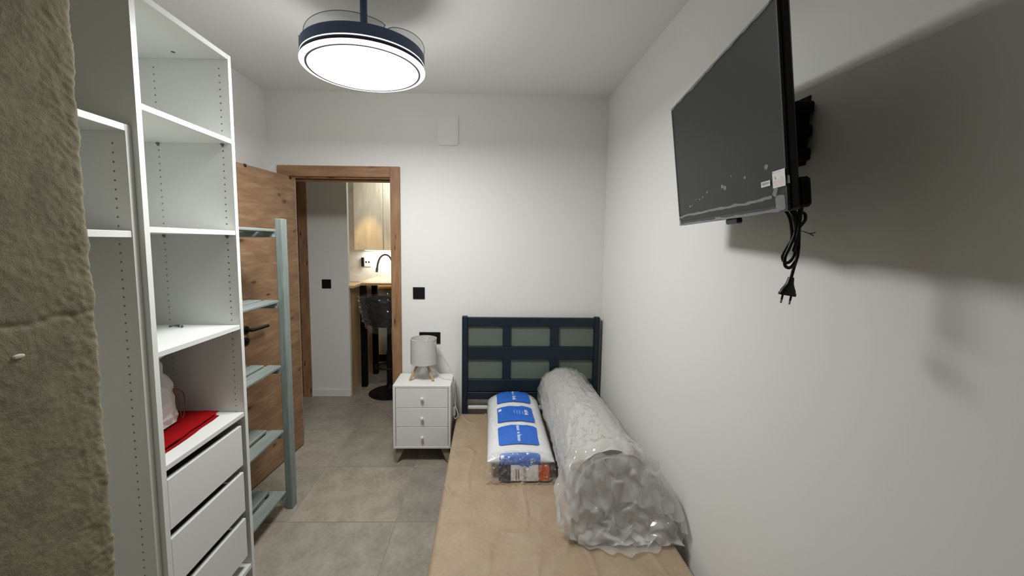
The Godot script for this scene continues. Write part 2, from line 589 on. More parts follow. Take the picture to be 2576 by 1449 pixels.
func room() -> void:
	var back_z := 1.35            # the wall behind the camera
	# floor: grout bed and 60 cm tiles
	var fl := struct("floor", boxm(Vector3(4.6, 0.1, 7.4), 0.0), M.grout, Vector3(-0.6, -0.0525, -2.2))
	var g := 0.0022
	var jx := -1.079
	var jz := -2.052
	var ti := 0
	for i in range(-3, 5):
		for j in range(-7, 7):
			var x0 := maxf(jx + i * 0.588, -2.42)
			var x1 := minf(jx + (i + 1) * 0.588, 1.6)
			var z0 := maxf(jz + j * 0.535, -5.4)
			var z1 := minf(jz + (j + 1) * 0.535, 1.36)
			if x1 - x0 < 0.05 or z1 - z0 < 0.05: continue
			if z1 > -2.92 and (x1 <= XL or x0 >= XR): continue
			var s := Vector3(x1 - x0 - g * 2, 0.012, z1 - z0 - g * 2)
			put("tile", boxm(s, 0.0012), M["tile%d" % posmod(ti * 7 + i, 4)], fl, Vector3((x0 + x1) / 2, -0.006, (z0 + z1) / 2) - fl.position)
			ti += 1
	# walls with thickness
	struct("ceiling", boxm(Vector3(XR - XL + 0.4, 0.12, 4.6), 0.0), M.ceiling, Vector3((XR + XL) / 2, CEIL + 0.06, -0.75))
	struct("wall_right", boxm(Vector3(0.12, CEIL + 0.1, 4.6), 0.0), M.wall, Vector3(XR + 0.06, CEIL / 2, -0.75))
	struct("wall_left", boxm(Vector3(0.12, CEIL + 0.1, 4.6), 0.0), M.wall, Vector3(XL - 0.06, CEIL / 2, -0.75))
	# wall behind the camera with a wide balcony window, dark outside
	var wx0 := -0.72
	var wx1 := 0.70
	var wy := 2.2
	var wf := Shape.new()
	wf.box(Vector3((XL - 0.15 + wx0) / 2, CEIL / 2, back_z + 0.06), Vector3(wx0 - XL + 0.15, CEIL + 0.1, 0.12), 0.0)
	wf.box(Vector3((XR + 0.15 + wx1) / 2, CEIL / 2, back_z + 0.06), Vector3(XR + 0.15 - wx1, CEIL + 0.1, 0.12), 0.0)
	wf.box(Vector3((wx0 + wx1) / 2, (wy + CEIL + 0.05) / 2, back_z + 0.06), Vector3(wx1 - wx0, CEIL + 0.05 - wy, 0.12), 0.0)
	struct("wall_front", wf.mesh(), M.wall)
	var win := structs("window_1")
	for x: float in [wx0 + 0.03, (wx0 + wx1) / 2, wx1 - 0.03]:
		slab("window_frame", Vector3(x - 0.028, 0.0, back_z + 0.04), Vector3(x + 0.028, wy, back_z + 0.09), M.black, win, 0.003)
	for y: float in [0.03, wy - 0.03]:
		slab("window_frame", Vector3(wx0 + 0.0585, y - 0.028, back_z + 0.045), Vector3(wx1 - 0.0585, y + 0.028, back_z + 0.085), M.black, win, 0.003)
	for x: Array in [[wx0 + 0.059, (wx0 + wx1) / 2 - 0.029], [(wx0 + wx1) / 2 + 0.029, wx1 - 0.059]]:
		slab("pane", Vector3(x[0], 0.059, back_z + 0.062), Vector3(x[1], wy - 0.059, back_z + 0.068), M.film_clear, win, 0.0)
	# back wall, one mesh round the doorway
	var ox0 := -1.455
	var ox1 := -0.68
	var oy := 2.0
	var wb := Shape.new()
	wb.box(Vector3((-2.42 + ox0) / 2, CEIL / 2, ZB - 0.05), Vector3(ox0 + 2.42, CEIL + 0.1, 0.1), 0.0)
	wb.box(Vector3((1.6 + ox1) / 2, CEIL / 2, ZB - 0.05), Vector3(1.6 - ox1, CEIL + 0.1, 0.1), 0.0)
	wb.box(Vector3((ox0 + ox1) / 2, (oy + CEIL + 0.05) / 2, ZB - 0.05), Vector3(ox1 - ox0, CEIL + 0.05 - oy, 0.1), 0.0)
	struct("wall_back", wb.mesh(), M.wall)
	pillar()
	doorway()


func pillar() -> void:
	# rough cast concrete, its arris ragged; the face towards the room is a fine relief
	var n1 := noise(3.0, 201, 4)
	var n2 := noise(18.0, 202, 4)
	var n3 := noise(60.0, 203, 3)
	var z_edge := -0.823
	var x_face := -0.80
	var relief := func(y: float, z: float) -> float:
		var groove := 0.0
		var gy: float = y - (1.372 + 0.006 * n2.get_noise_2d(z, 3.0) + 0.01 * n1.get_noise_2d(z, 9.0))
		groove = -0.0035 * exp(-pow(gy / 0.0045, 2.0)) * (0.6 + 0.8 * absf(n2.get_noise_2d(z * 3.0, 1.0)))
		var near_edge: float = clampf(1.0 - (z - z_edge) / 0.09, 0.0, 1.0)
		return 0.0022 * n1.get_noise_2d(y, z) + 0.0007 * n2.get_noise_2d(y, z) * (1.0 + 1.5 * near_edge) + 0.0006 * n3.get_noise_2d(y, z) * (1.0 + 1.6 * near_edge) + groove
	var g := Shape.new()
	var ys := []
	var y := 0.0
	while y < CEIL - 0.001:
		ys.append(y)
		y += 0.0045 if y > 0.72 and y < 2.08 else 0.03
	ys.append(CEIL)
	var zs := []
	var z := 0.0
	while z < 0.24:
		zs.append(z)
		z += 0.0045
	for zz in [0.28, 0.34, 0.42, 0.55, 0.7, 0.9, 1.2, 1.6, 2.0, 2.19]: zs.append(zz)
	var rows := []
	for yy: float in ys:
		var row := []
		var ragged: float = 0.004 * n1.get_noise_2d(yy * 2.0, 50.0) + 0.0045 * n2.get_noise_2d(yy, 77.0) + 0.0024 * n3.get_noise_2d(yy, 31.0)
		# the end face, then round the arris, then the long face
		row.append(Vector3(XL + 0.002, yy, z_edge + 0.012 + ragged))
		row.append(Vector3(x_face - 0.12, yy, z_edge + 0.008 + ragged + 0.003 * n1.get_noise_2d(yy, 8.0)))
		row.append(Vector3(x_face - 0.03, yy, z_edge + 0.003 + ragged + 0.002 * n2.get_noise_2d(yy, 12.0)))
		row.append(Vector3(x_face - 0.008, yy, z_edge + 0.0005 + ragged))
		for zz: float in zs:
			var zp: float = z_edge + 0.002 + zz + ragged * clampf(1.0 - zz / 0.05, 0.0, 1.0)
			var lip := -0.004 * exp(-zz / 0.004)
			row.append(Vector3(x_face + relief.call(yy, zp) + lip, yy, zp))
		rows.append(row)
	g.grid(rows, false, true)
	var o := struct("wall_pillar", g.mesh(), M.concrete)
	tag(o, "rough raw concrete pillar with a ragged edge beside the white wardrobe")
	# a chip of pale mortar stuck on the face
	var chip := Shape.new()
	chip.lathe([Vector2(0, 0.003), Vector2(0.006, 0.0025), Vector2(0.009, 0.0), Vector2(0.0095, -0.003)], 14)
	var ch := put("mortar_chip", chip.mesh(), M.chip, o, Vector3(-0.7985, 1.318, -0.680), Vector3(0, 0, -PI / 2))
	ch.scale = Vector3(0.45, 1, 1.1)


func doorway() -> void:
	# frame: linings, stops and architraves
	var t := structs("trim_1")
	var x0 := -1.50
	var x1 := -0.638
	var top := 2.048
	slab("header", Vector3(x0, 1.972, ZB), Vector3(x1 - 0.07, top, ZB + 0.018), M.oak_frame, t, 0.003, 0)
	slab("architrave", Vector3(x1 - 0.07, 0.002, ZB), Vector3(x1, top, ZB + 0.018), M.oak_frame, t, 0.003, 1, Vector2(0.3, 0.11))
	slab("architrave", Vector3(x0, 0.002, ZB), Vector3(x0 + 0.065, 1.972, ZB + 0.018), M.oak_frame, t, 0.003, 1, Vector2(0.7, 0.21))
	slab("lining", Vector3(-0.705, 0.002, ZB - 0.11), Vector3(-0.679, 1.985, ZB - 0.001), M.oak_frame, t, 0.002, 1, Vector2(0.1, 0.3))
	slab("lining", Vector3(-1.456, 0.002, ZB - 0.11), Vector3(-1.43, 1.985, ZB - 0.001), M.oak_frame, t, 0.002, 1, Vector2(0.5, 0.4))
	slab("lining", Vector3(-1.43, 1.962, ZB - 0.11), Vector3(-0.705, 1.99, ZB - 0.001), M.oak_frame, t, 0.002, 0, Vector2(0.5, 0.05))
	slab("door_stop", Vector3(-1.43, 1.948, ZB - 0.085), Vector3(-0.705, 1.9615, ZB - 0.045), M.oak_frame, t, 0.002, 0, Vector2(0.2, 0.5))
	slab("door_stop", Vector3(-0.718, 0.002, ZB - 0.085), Vector3(-0.7055, 1.948, ZB - 0.045), M.oak_frame, t, 0.002, 1, Vector2(0.2, 0.15))
	# far side architraves
	slab("architrave", Vector3(x1 - 0.07, 0.002, ZB - 0.118), Vector3(x1, top, ZB - 0.1), M.oak_frame, t, 0.003, 1)
	slab("architrave", Vector3(x0, 0.002, ZB - 0.118), Vector3(x0 + 0.065, top, ZB - 0.1), M.oak_frame, t, 0.003, 1)
	slab("header", Vector3(x0 + 0.065, 1.978, ZB - 0.118), Vector3(x1 - 0.07, top, ZB - 0.1), M.oak_frame, t, 0.003, 0)

	# the leaf, swung open along the left wall
	var d := structs("door_1")
	d.position = Vector3(-1.368, 0.0, ZB + 0.026)
	d.rotation.y = -0.105
	var lw := 0.725
	var lt := 0.036
	slab("leaf", Vector3(-lt, 0.008, 0.004), Vector3(0, 1.957, lw - 0.002), M.oak, d, 0.002, 2, Vector2(0.13, 0.35))
	slab("edge_band", Vector3(-lt + 0.001, 0.009, 0.0), Vector3(-0.0005, 1.956, 0.004), M.oak_edge, d, 0.001)
	slab("edge_band", Vector3(-lt + 0.001, 0.009, lw - 0.002), Vector3(-0.0005, 1.956, lw), M.oak_edge, d, 0.0005)
	for hy in [0.22, 1.0, 1.74]:
		put("hinge", lathem([Vector2(0, 0), Vector2(0.007, 0), Vector2(0.007, 0.09), Vector2(0, 0.09)], 12), M.black, d, Vector3(-lt - 0.006, hy, -0.004))
	for cz in [0.062, 0.50]:
		var cl := Shape.new()
		cl.box(Vector3(-lt / 2, 1.957, cz), Vector3(lt + 0.005, 0.004, 0.02), 0.0008)
		cl.box(Vector3(0.0016, 1.9495, cz), Vector3(0.003, 0.017, 0.02), 0.0008)
		put("edge_clip", cl.mesh(), mat(Color(0.11, 0.075, 0.055), 0.6), d)
	# lever handle set with rose and lock rose
	var hz := lw - 0.165
	var rose := [Vector2(0, 0.009), Vector2(0.022, 0.009), Vector2(0.0255, 0.006), Vector2(0.0255, 0.0)]
	put("rose", lathem(rose, 28), M.black, d, Vector3(0, 0.992, hz), Vector3(0, 0, -PI / 2))
	put("lock_rose", lathem(rose, 28), M.black, d, Vector3(0, 0.924, hz + 0.002), Vector3(0, 0, -PI / 2))
	put("lock_cylinder", lathem([Vector2(0, 0.013), Vector2(0.009, 0.013), Vector2(0.010, 0.012), Vector2(0.010, 0.0)], 20), M.black, d, Vector3(0.006, 0.924, hz + 0.002), Vector3(0, 0, -PI / 2))
	var hp := tubem([Vector3(0.005, 0.992, hz), Vector3(0.035, 0.992, hz), Vector3(0.046, 0.992, hz - 0.012), Vector3(0.048, 0.992, hz - 0.05), Vector3(0.048, 0.993, hz - 0.135)], 0.0098, 12, 8)
	put("handle", hp, M.black, d)


# ------------------------------------------------------------------ wardrobes

# a side panel whose inner face (towards +z when s = 1) carries two columns of drilled pin holes
func drilled_panel(x0: float, x1: float, y0: float, y1: float, z_in: float, z_out: float, cols: Array, pitch: float, start: float, stop: float) -> ArrayMesh:
	var g := Shape.new()
	var nrm := Vector3(0, 0, signf(z_in - z_out))
	var hs := 0.0026
	var deep := 0.011 * nrm.z
	cols.sort()
	var xs := [x0]
	for c: float in cols:
		xs.append(c - hs); xs.append(c + hs)
	xs.append(x1)
	for k in range(0, xs.size() - 1, 2):
		g.quad(Vector3(xs[k], y0, z_in), Vector3(xs[k + 1], y0, z_in), Vector3(xs[k + 1], y1, z_in), Vector3(xs[k], y1, z_in), nrm)
	for c: float in cols:
		var a := c - hs
		var b := c + hs
		var y := start
		var last := y0
		while y < stop:
			g.quad(Vector3(a, last, z_in), Vector3(b, last, z_in), Vector3(b, y - hs, z_in), Vector3(a, y - hs, z_in), nrm)
			var zi := z_in - deep
			g.quad(Vector3(a, y - hs, zi), Vector3(b, y - hs, zi), Vector3(b, y + hs, zi), Vector3(a, y + hs, zi), nrm)
			g.quad(Vector3(a, y - hs, z_in), Vector3(a, y + hs, z_in), Vector3(a, y + hs, zi), Vector3(a, y - hs, zi), Vector3(1, 0, 0))
			g.quad(Vector3(b, y - hs, z_in), Vector3(b, y + hs, z_in), Vector3(b, y + hs, zi), Vector3(b, y - hs, zi), Vector3(-1, 0, 0))
			g.quad(Vector3(a, y - hs, z_in), Vector3(b, y - hs, z_in), Vector3(b, y - hs, zi), Vector3(a, y - hs, zi), Vector3(0, 1, 0))
			g.quad(Vector3(a, y + hs, z_in), Vector3(b, y + hs, z_in), Vector3(b, y + hs, zi), Vector3(a, y + hs, zi), Vector3(0, -1, 0))
			last = y + hs
			y += pitch
		g.quad(Vector3(a, last, z_in), Vector3(b, last, z_in), Vector3(b, y1, z_in), Vector3(a, y1, z_in), nrm)
	# the other five faces
	g.quad(Vector3(x0, y0, z_out), Vector3(x1, y0, z_out), Vector3(x1, y1, z_out), Vector3(x0, y1, z_out), -nrm)
	g.quad(Vector3(x1, y0, z_in), Vector3(x1, y1, z_in), Vector3(x1, y1, z_out), Vector3(x1, y0, z_out), Vector3(1, 0, 0))
	g.quad(Vector3(x0, y0, z_in), Vector3(x0, y1, z_in), Vector3(x0, y1, z_out), Vector3(x0, y0, z_out), Vector3(-1, 0, 0))
	g.quad(Vector3(x0, y1, z_in), Vector3(x1, y1, z_in), Vector3(x1, y1, z_out), Vector3(x0, y1, z_out), Vector3(0, 1, 0))
	g.quad(Vector3(x0, y0, z_in), Vector3(x1, y0, z_in), Vector3(x1, y0, z_out), Vector3(x0, y0, z_out), Vector3(0, -1, 0))
	return g.mesh()


func wardrobes() -> void:
	var th := 0.0195
	# ---- the tall unit
	var zf := -1.700
	var zn := -1.240
	var xf := -1.045
	var xb := XL + 0.012
	var h := 2.252
	var base := Vector3(xf, 0, (zf + zn) / 2)
	var t := thing("tall_wardrobe", "tall open white wardrobe unit with four shelves and three drawers", "wardrobe", base)
	var cols := [xf - 0.036 - base.x, xf - 0.292 - base.x]
	put("side_panel", drilled_panel(xb - base.x, 0.0, 0.0, h, zf + th - base.z, zf - base.z, cols, 0.0267, 0.115, h - 0.04), M.white, t)
	put("side_panel", drilled_panel(xb - base.x, 0.0, 0.0, h, zn - th - base.z, zn - base.z, cols, 0.0267, 0.115, h - 0.04), M.white, t)
	var L := func(p: Vector3) -> Vector3: return p - base
	var zi0 := zf + th + 0.0006
	var zi1 := zn - th - 0.0006
	slab("top_panel", L.call(Vector3(xb, h - th, zi0)), L.call(Vector3(xf, h, zi1)), M.white, t, 0.0008)
	slab("bottom_panel", L.call(Vector3(xb, 0.062, zi0)), L.call(Vector3(xf - 0.002, 0.082, zi1)), M.white, t, 0.0008)
	slab("plinth", L.call(Vector3(xf - 0.06, 0.0, zi0)), L.call(Vector3(xf - 0.042, 0.06, zi1)), M.white, t, 0.0008)
	slab("back_panel", L.call(Vector3(xb - 0.004, 0.0, zi0)), L.call(Vector3(xb, h - th - 0.001, zi1)), M.white, t, 0.0)
	for sy: float in [1.925, 1.557, 1.162, 0.782]:
		var s := slab("shelf", L.call(Vector3(xb + 0.001, sy - 0.0185, zi0)), L.call(Vector3(xf - 0.002, sy, zi1)), M.white, t, 0.001)
		for cx: float in cols:
			for zz: float in [zi0 + 0.004, zi1 - 0.004]:
				var pin := Shape.new()
				pin.box(Vector3.ZERO, Vector3(0.011, 0.008, 0.009), 0.002)
				pin.box(Vector3(0, -0.006, -0.002 * signf(zz - base.z) * -1.0), Vector3(0.007, 0.006, 0.004), 0.001)
				put("shelf_pin", pin.mesh(), M.grey_clip, s, Vector3(base.x + cx, sy - 0.0228, zz) - base - s.position)
	for zz: float in [zf + 0.075, zn - 0.075]:
		put("cam_lock", lathem([Vector2(0, -0.0008), Vector2(0.0072, -0.0008), Vector2(0.0072, 0.0004), Vector2(0, 0.0004)], 16), M.zinc, t, L.call(Vector3(xf - 0.17, h - th, zz)))
	# drawers: front, box and runner gap
	var dx := xf - 0.006
	for dy: Array in [[0.553, 0.729], [0.344, 0.521], [0.133, 0.310]]:
		var dn := Node3D.new()
		dn.name = "drawer"
		t.add_child(dn, true)
		slab("drawer_front", L.call(Vector3(dx - 0.018, dy[0], zi0 + 0.017)), L.call(Vector3(dx, dy[1], zi1 - 0.008)), M.white, dn, 0.0012)
		var bx := Shape.new()
		var bh: float = dy[1] - 0.045
		bx.box(L.call(Vector3((xb + 0.04 + dx - 0.02) / 2, (dy[0] + 0.01 + bh) / 2, zi0 + 0.027)), Vector3(dx - xb - 0.06, bh - dy[0] - 0.01, 0.012), 0.0)
		bx.box(L.call(Vector3((xb + 0.04 + dx - 0.02) / 2, (dy[0] + 0.01 + bh) / 2, zi1 - 0.022)), Vector3(dx - xb - 0.06, bh - dy[0] - 0.01, 0.012), 0.0)
		bx.box(L.call(Vector3(xb + 0.045, (dy[0] + 0.01 + bh) / 2, (zi0 + zi1) / 2)), Vector3(0.012, bh - dy[0] - 0.01, zi1 - zi0 - 0.06), 0.0)
		bx.box(L.call(Vector3((xb + 0.04 + dx - 0.02) / 2, dy[0] + 0.014, (zi0 + zi1) / 2)), Vector3(dx - xb - 0.06, 0.006, zi1 - zi0 - 0.06), 0.0)
		put("drawer_box", bx.mesh(), M.grey_box, dn)
		for zz: float in [zi0 + 0.0065, zi1 - 0.0065]:
			slab("runner", L.call(Vector3(xb + 0.05, dy[0] + 0.015, zz - 0.005)), L.call(Vector3(dx - 0.03, dy[0] + 0.05, zz + 0.005)), M.grey_box, dn, 0.001)
	# ---- the short unit, nearer the pillar
	var xs := xf - 0.018
	var zsn := -0.835
	var zsf := zn + 0.001
	var hs := 1.852
	var b2 := Vector3(xs, 0, (zsf + zsn) / 2)
	var u := thing("short_wardrobe", "lower open white wardrobe unit half hidden by the concrete pillar", "wardrobe", b2)
	var cols2 := [xs - 0.040 - b2.x, xs - 0.295 - b2.x]
	put("side_panel", drilled_panel(xb - b2.x, 0.0, 0.0, hs, zsf + th - b2.z, zsf - b2.z, cols2, 0.0267, 0.115, hs - 0.03), M.white, u)
	put("side_panel", drilled_panel(xb - b2.x, 0.0, 0.0, hs, zsn - th - b2.z, zsn - b2.z, cols2, 0.0267, 0.115, hs - 0.03), M.white, u)
	var y0 := zsf + th + 0.0006
	var y1 := zsn - th - 0.0006
	slab("top_panel", Vector3(xb, hs - th, y0) - b2, Vector3(xs, hs, y1) - b2, M.white, u, 0.0008)
	slab("bottom_panel", Vector3(xb, 0.062, y0) - b2, Vector3(xs - 0.002, 0.082, y1) - b2, M.white, u, 0.0008)
	slab("back_panel", Vector3(xb - 0.004, 0.0, y0) - b2, Vector3(xb, hs - th - 0.001, y1) - b2, M.white, u, 0.0)
	slab("shelf", Vector3(xb + 0.001, 1.523, y0) - b2, Vector3(xs - 0.002, 1.543, y1) - b2, M.white, u, 0.001)
	put("cam_lock", lathem([Vector2(0, -0.0008), Vector2(0.0072, -0.0008), Vector2(0.0072, 0.0004), Vector2(0, 0.0004)], 16), M.zinc, u, Vector3(xs - 0.14, hs - th, zsf + 0.075) - b2)
	wardrobe_contents(xf, zi0, zi1)


func sheet(called: String, pts: Array, lift: float, waves: float, sd: int, thick: float) -> MeshInstance3D:
	# a folded piece of felt: a bilinear patch between four corners, gently waved, with a thickness
	var n := noise(7.0, sd, 3)
	var top := []
	var bot := []
	var ne := 26
	for j in ne + 1:
		var r := []
		var r2 := []
		for i in ne + 1:
			var a := float(i) / ne
			var b := float(j) / ne
			var p: Vector3 = (pts[0] as Vector3).lerp(pts[1], a).lerp((pts[3] as Vector3).lerp(pts[2], a), b)
			p += Vector3(0.006 * n.get_noise_2d(b * 0.3, 5.0), 0, 0.006 * n.get_noise_2d(a * 0.3, 9.0))
			p.y += lift + waves * (0.5 + 0.5 * n.get_noise_2d(p.x * 1.2, p.z * 1.2)) * (0.3 + 0.7 * b)
			r.append(p + Vector3(0, thick, 0))
			r2.append(p)
		top.append(r)
		bot.append(r2)
	var g := Shape.new()
	g.grid(top, false, true)
	g.grid(bot, false, false)
	for e in 4:
		for k in ne:
			var ia: Array = [[0, k, 0, k + 1], [ne, k, ne, k + 1], [k, 0, k + 1, 0], [k, ne, k + 1, ne]][e]
			var a: Vector3 = top[ia[0]][ia[1]]
			var b: Vector3 = top[ia[2]][ia[3]]
			var c: Vector3 = bot[ia[2]][ia[3]]
			var d: Vector3 = bot[ia[0]][ia[1]]
			var mid: Vector3 = top[ne / 2][ne / 2]
			var nn := (b - a).cross(c - a).normalized()
			if nn.dot((a + b) / 2 - mid) < 0: nn = -nn
			g.quad(a, b, c, d, nn)
	return put(called, g.mesh(), M.red_felt)


func wardrobe_contents(xf: float, zi0: float, zi1: float) -> void:
	var y := 0.7825
	var s1 := sheet("felt_cloth", [Vector3(-1.34, y, -1.655), Vector3(-1.125, y, -1.638), Vector3(-1.105, y, -1.275), Vector3(-1.34, y, -1.275)], 0.0, 0.004, 5, 0.003)
	tag(s1, "red felt cloth lying undermost on the wardrobe shelf", "cloth", "red felt cloths")
	var s2 := sheet("felt_cloth", [Vector3(-1.33, y, -1.660), Vector3(-1.142, y, -1.663), Vector3(-1.112, y, -1.30), Vector3(-1.33, y, -1.275)], 0.0085, 0.010, 6, 0.003)
	tag(s2, "wavy red felt cloth on top, under the white paper bag", "cloth", "red felt cloths")
	# crumpled white paper bag standing at the back
	var bag := thing("paper_bag", "crumpled white paper bag with brown cord handle on red cloths", "bag", Vector3(-1.305, 0.806, -1.44))
	var n := noise(6.0, 33, 3)
	var rows := []
	for j in 13:
		var t := j / 12.0
		var row := []
		for i in 20:
			var a := TAU * i / 20.0
			var ca := cos(a)
			var sa := sin(a)
			var p := 0.55
			# a block bag, waisted where its neck is crushed together, flaring again at the top
			var waist := 1.0 - 0.52 * smoothstep(0.45, 0.80, t) + 0.35 * smoothstep(0.82, 1.0, t)
			var rx := 0.092 * waist
			var rz := 0.128 * (1.0 - 0.16 * t) * lerpf(1.0, waist, 0.75)
			var q := Vector3(signf(ca) * pow(absf(ca), p) * rx, t * 0.300, signf(sa) * pow(absf(sa), p) * rz)
			var k := 0.020 * n.get_noise_3d(q.x * 2.0 + 4.0, q.y * 2.0, q.z * 2.0)
			q += Vector3(ca, 0, sa) * k * (0.4 + t)
			if j > 0: q += Vector3(rng.randf_range(-0.007, 0.007), rng.randf_range(-0.006, 0.006), rng.randf_range(-0.007, 0.007))
			q.z -= 0.035 * t * t
			row.append(q)
		rows.append(row)
	var g := Shape.new()
	g.facets(rows, true)
	put("bag_body", g.mesh(), M.bag_paper, bag)
	var cp := [Vector3(0.085, 0.135, -0.085), Vector3(0.098, 0.12, -0.110), Vector3(0.102, 0.075, -0.122), Vector3(0.099, 0.035, -0.118), Vector3(0.095, 0.006, -0.112), Vector3(0.098, 0.03, -0.100), Vector3(0.1, 0.08, -0.092), Vector3(0.088, 0.132, -0.082)]
	put("cord_handle", tubem(cp, 0.0022, 6, 8), M.bag_cord, bag)
	# loose assembly screws on the shelf above
	var sp := [[-1.318, -1.588, 0.4, "dowel screw lying alone at the shelf corner nearest the pillar"], [-1.302, -1.652, 1.9, "steel screw at the back of the little heap on the shelf"], [-1.288, -1.640, 2.7, "steel screw crossing the middle of the little heap on the shelf"], [-1.276, -1.656, 0.9, "upright-headed steel screw beside the drilled panel"], [-1.262, -1.643, 2.3, "steel screw at the loose end of the little heap"]]
	for k in sp.size():
		var e: Array = sp[k]
		var s := Shape.new()
		s.lathe([Vector2(0, 0.0), Vector2(0.0018, 0.004), Vector2(0.0018, 0.026), Vector2(0.0042, 0.029), Vector2(0.0044, 0.031), Vector2(0, 0.0315)], 12)
		for r in 7:
			s.lathe([Vector2(0.0018, 0.006 + r * 0.0026), Vector2(0.0026, 0.007 + r * 0.0026), Vector2(0.0018, 0.008 + r * 0.0026)], 10)
		var o := put("screw", s.mesh(), M.zinc, self, Vector3(e[0], 1.1667, e[1]), Vector3(0, e[2], PI / 2))
		tag(o, e[3], "screw", "loose screws on the wardrobe shelf")


# ------------------------------------------------------------------ rack

func rack() -> void:
	var b := Vector3(-1.245, 0, -1.97)
	var t := thing("slatted_rack", "sage green slatted wooden shelf rack in front of the oak door", "rack", b)
	for x: Array in [[-1.138, -1.101], [-1.402, -1.365]]:
		for z: Array in [[-2.214, -2.160], [-1.775, -1.722]]:
			slab("post", Vector3(x[0], 0, z[0]) - b, Vector3(x[1], 1.634, z[1]) - b, M.sage, t, 0.003, 1, Vector2(x[0] * 3, z[0] * 2))
	for sy: float in [1.578, 1.200, 0.842, 0.475, 0.120]:
		var k := 0
		for x: Array in [[-1.197, -1.125], [-1.290, -1.218], [-1.383, -1.311]]:
			slab("slat", Vector3(x[0], sy - 0.015, -2.146) - b, Vector3(x[1], sy, -1.742) - b, M.sage, t, 0.003, 2, Vector2(sy * 2 + k * 0.3, k * 0.21))
			k += 1
		for z: Array in [[-2.168, -2.132], [-1.776, -1.744]]:
			slab("cross_bar", Vector3(-1.366, sy - 0.044, z[0]) - b, Vector3(-1.137, sy - 0.0155, z[1]) - b, M.sage, t, 0.002, 0, Vector2(sy, 0.4))


# ------------------------------------------------------------------ nightstand and lamp

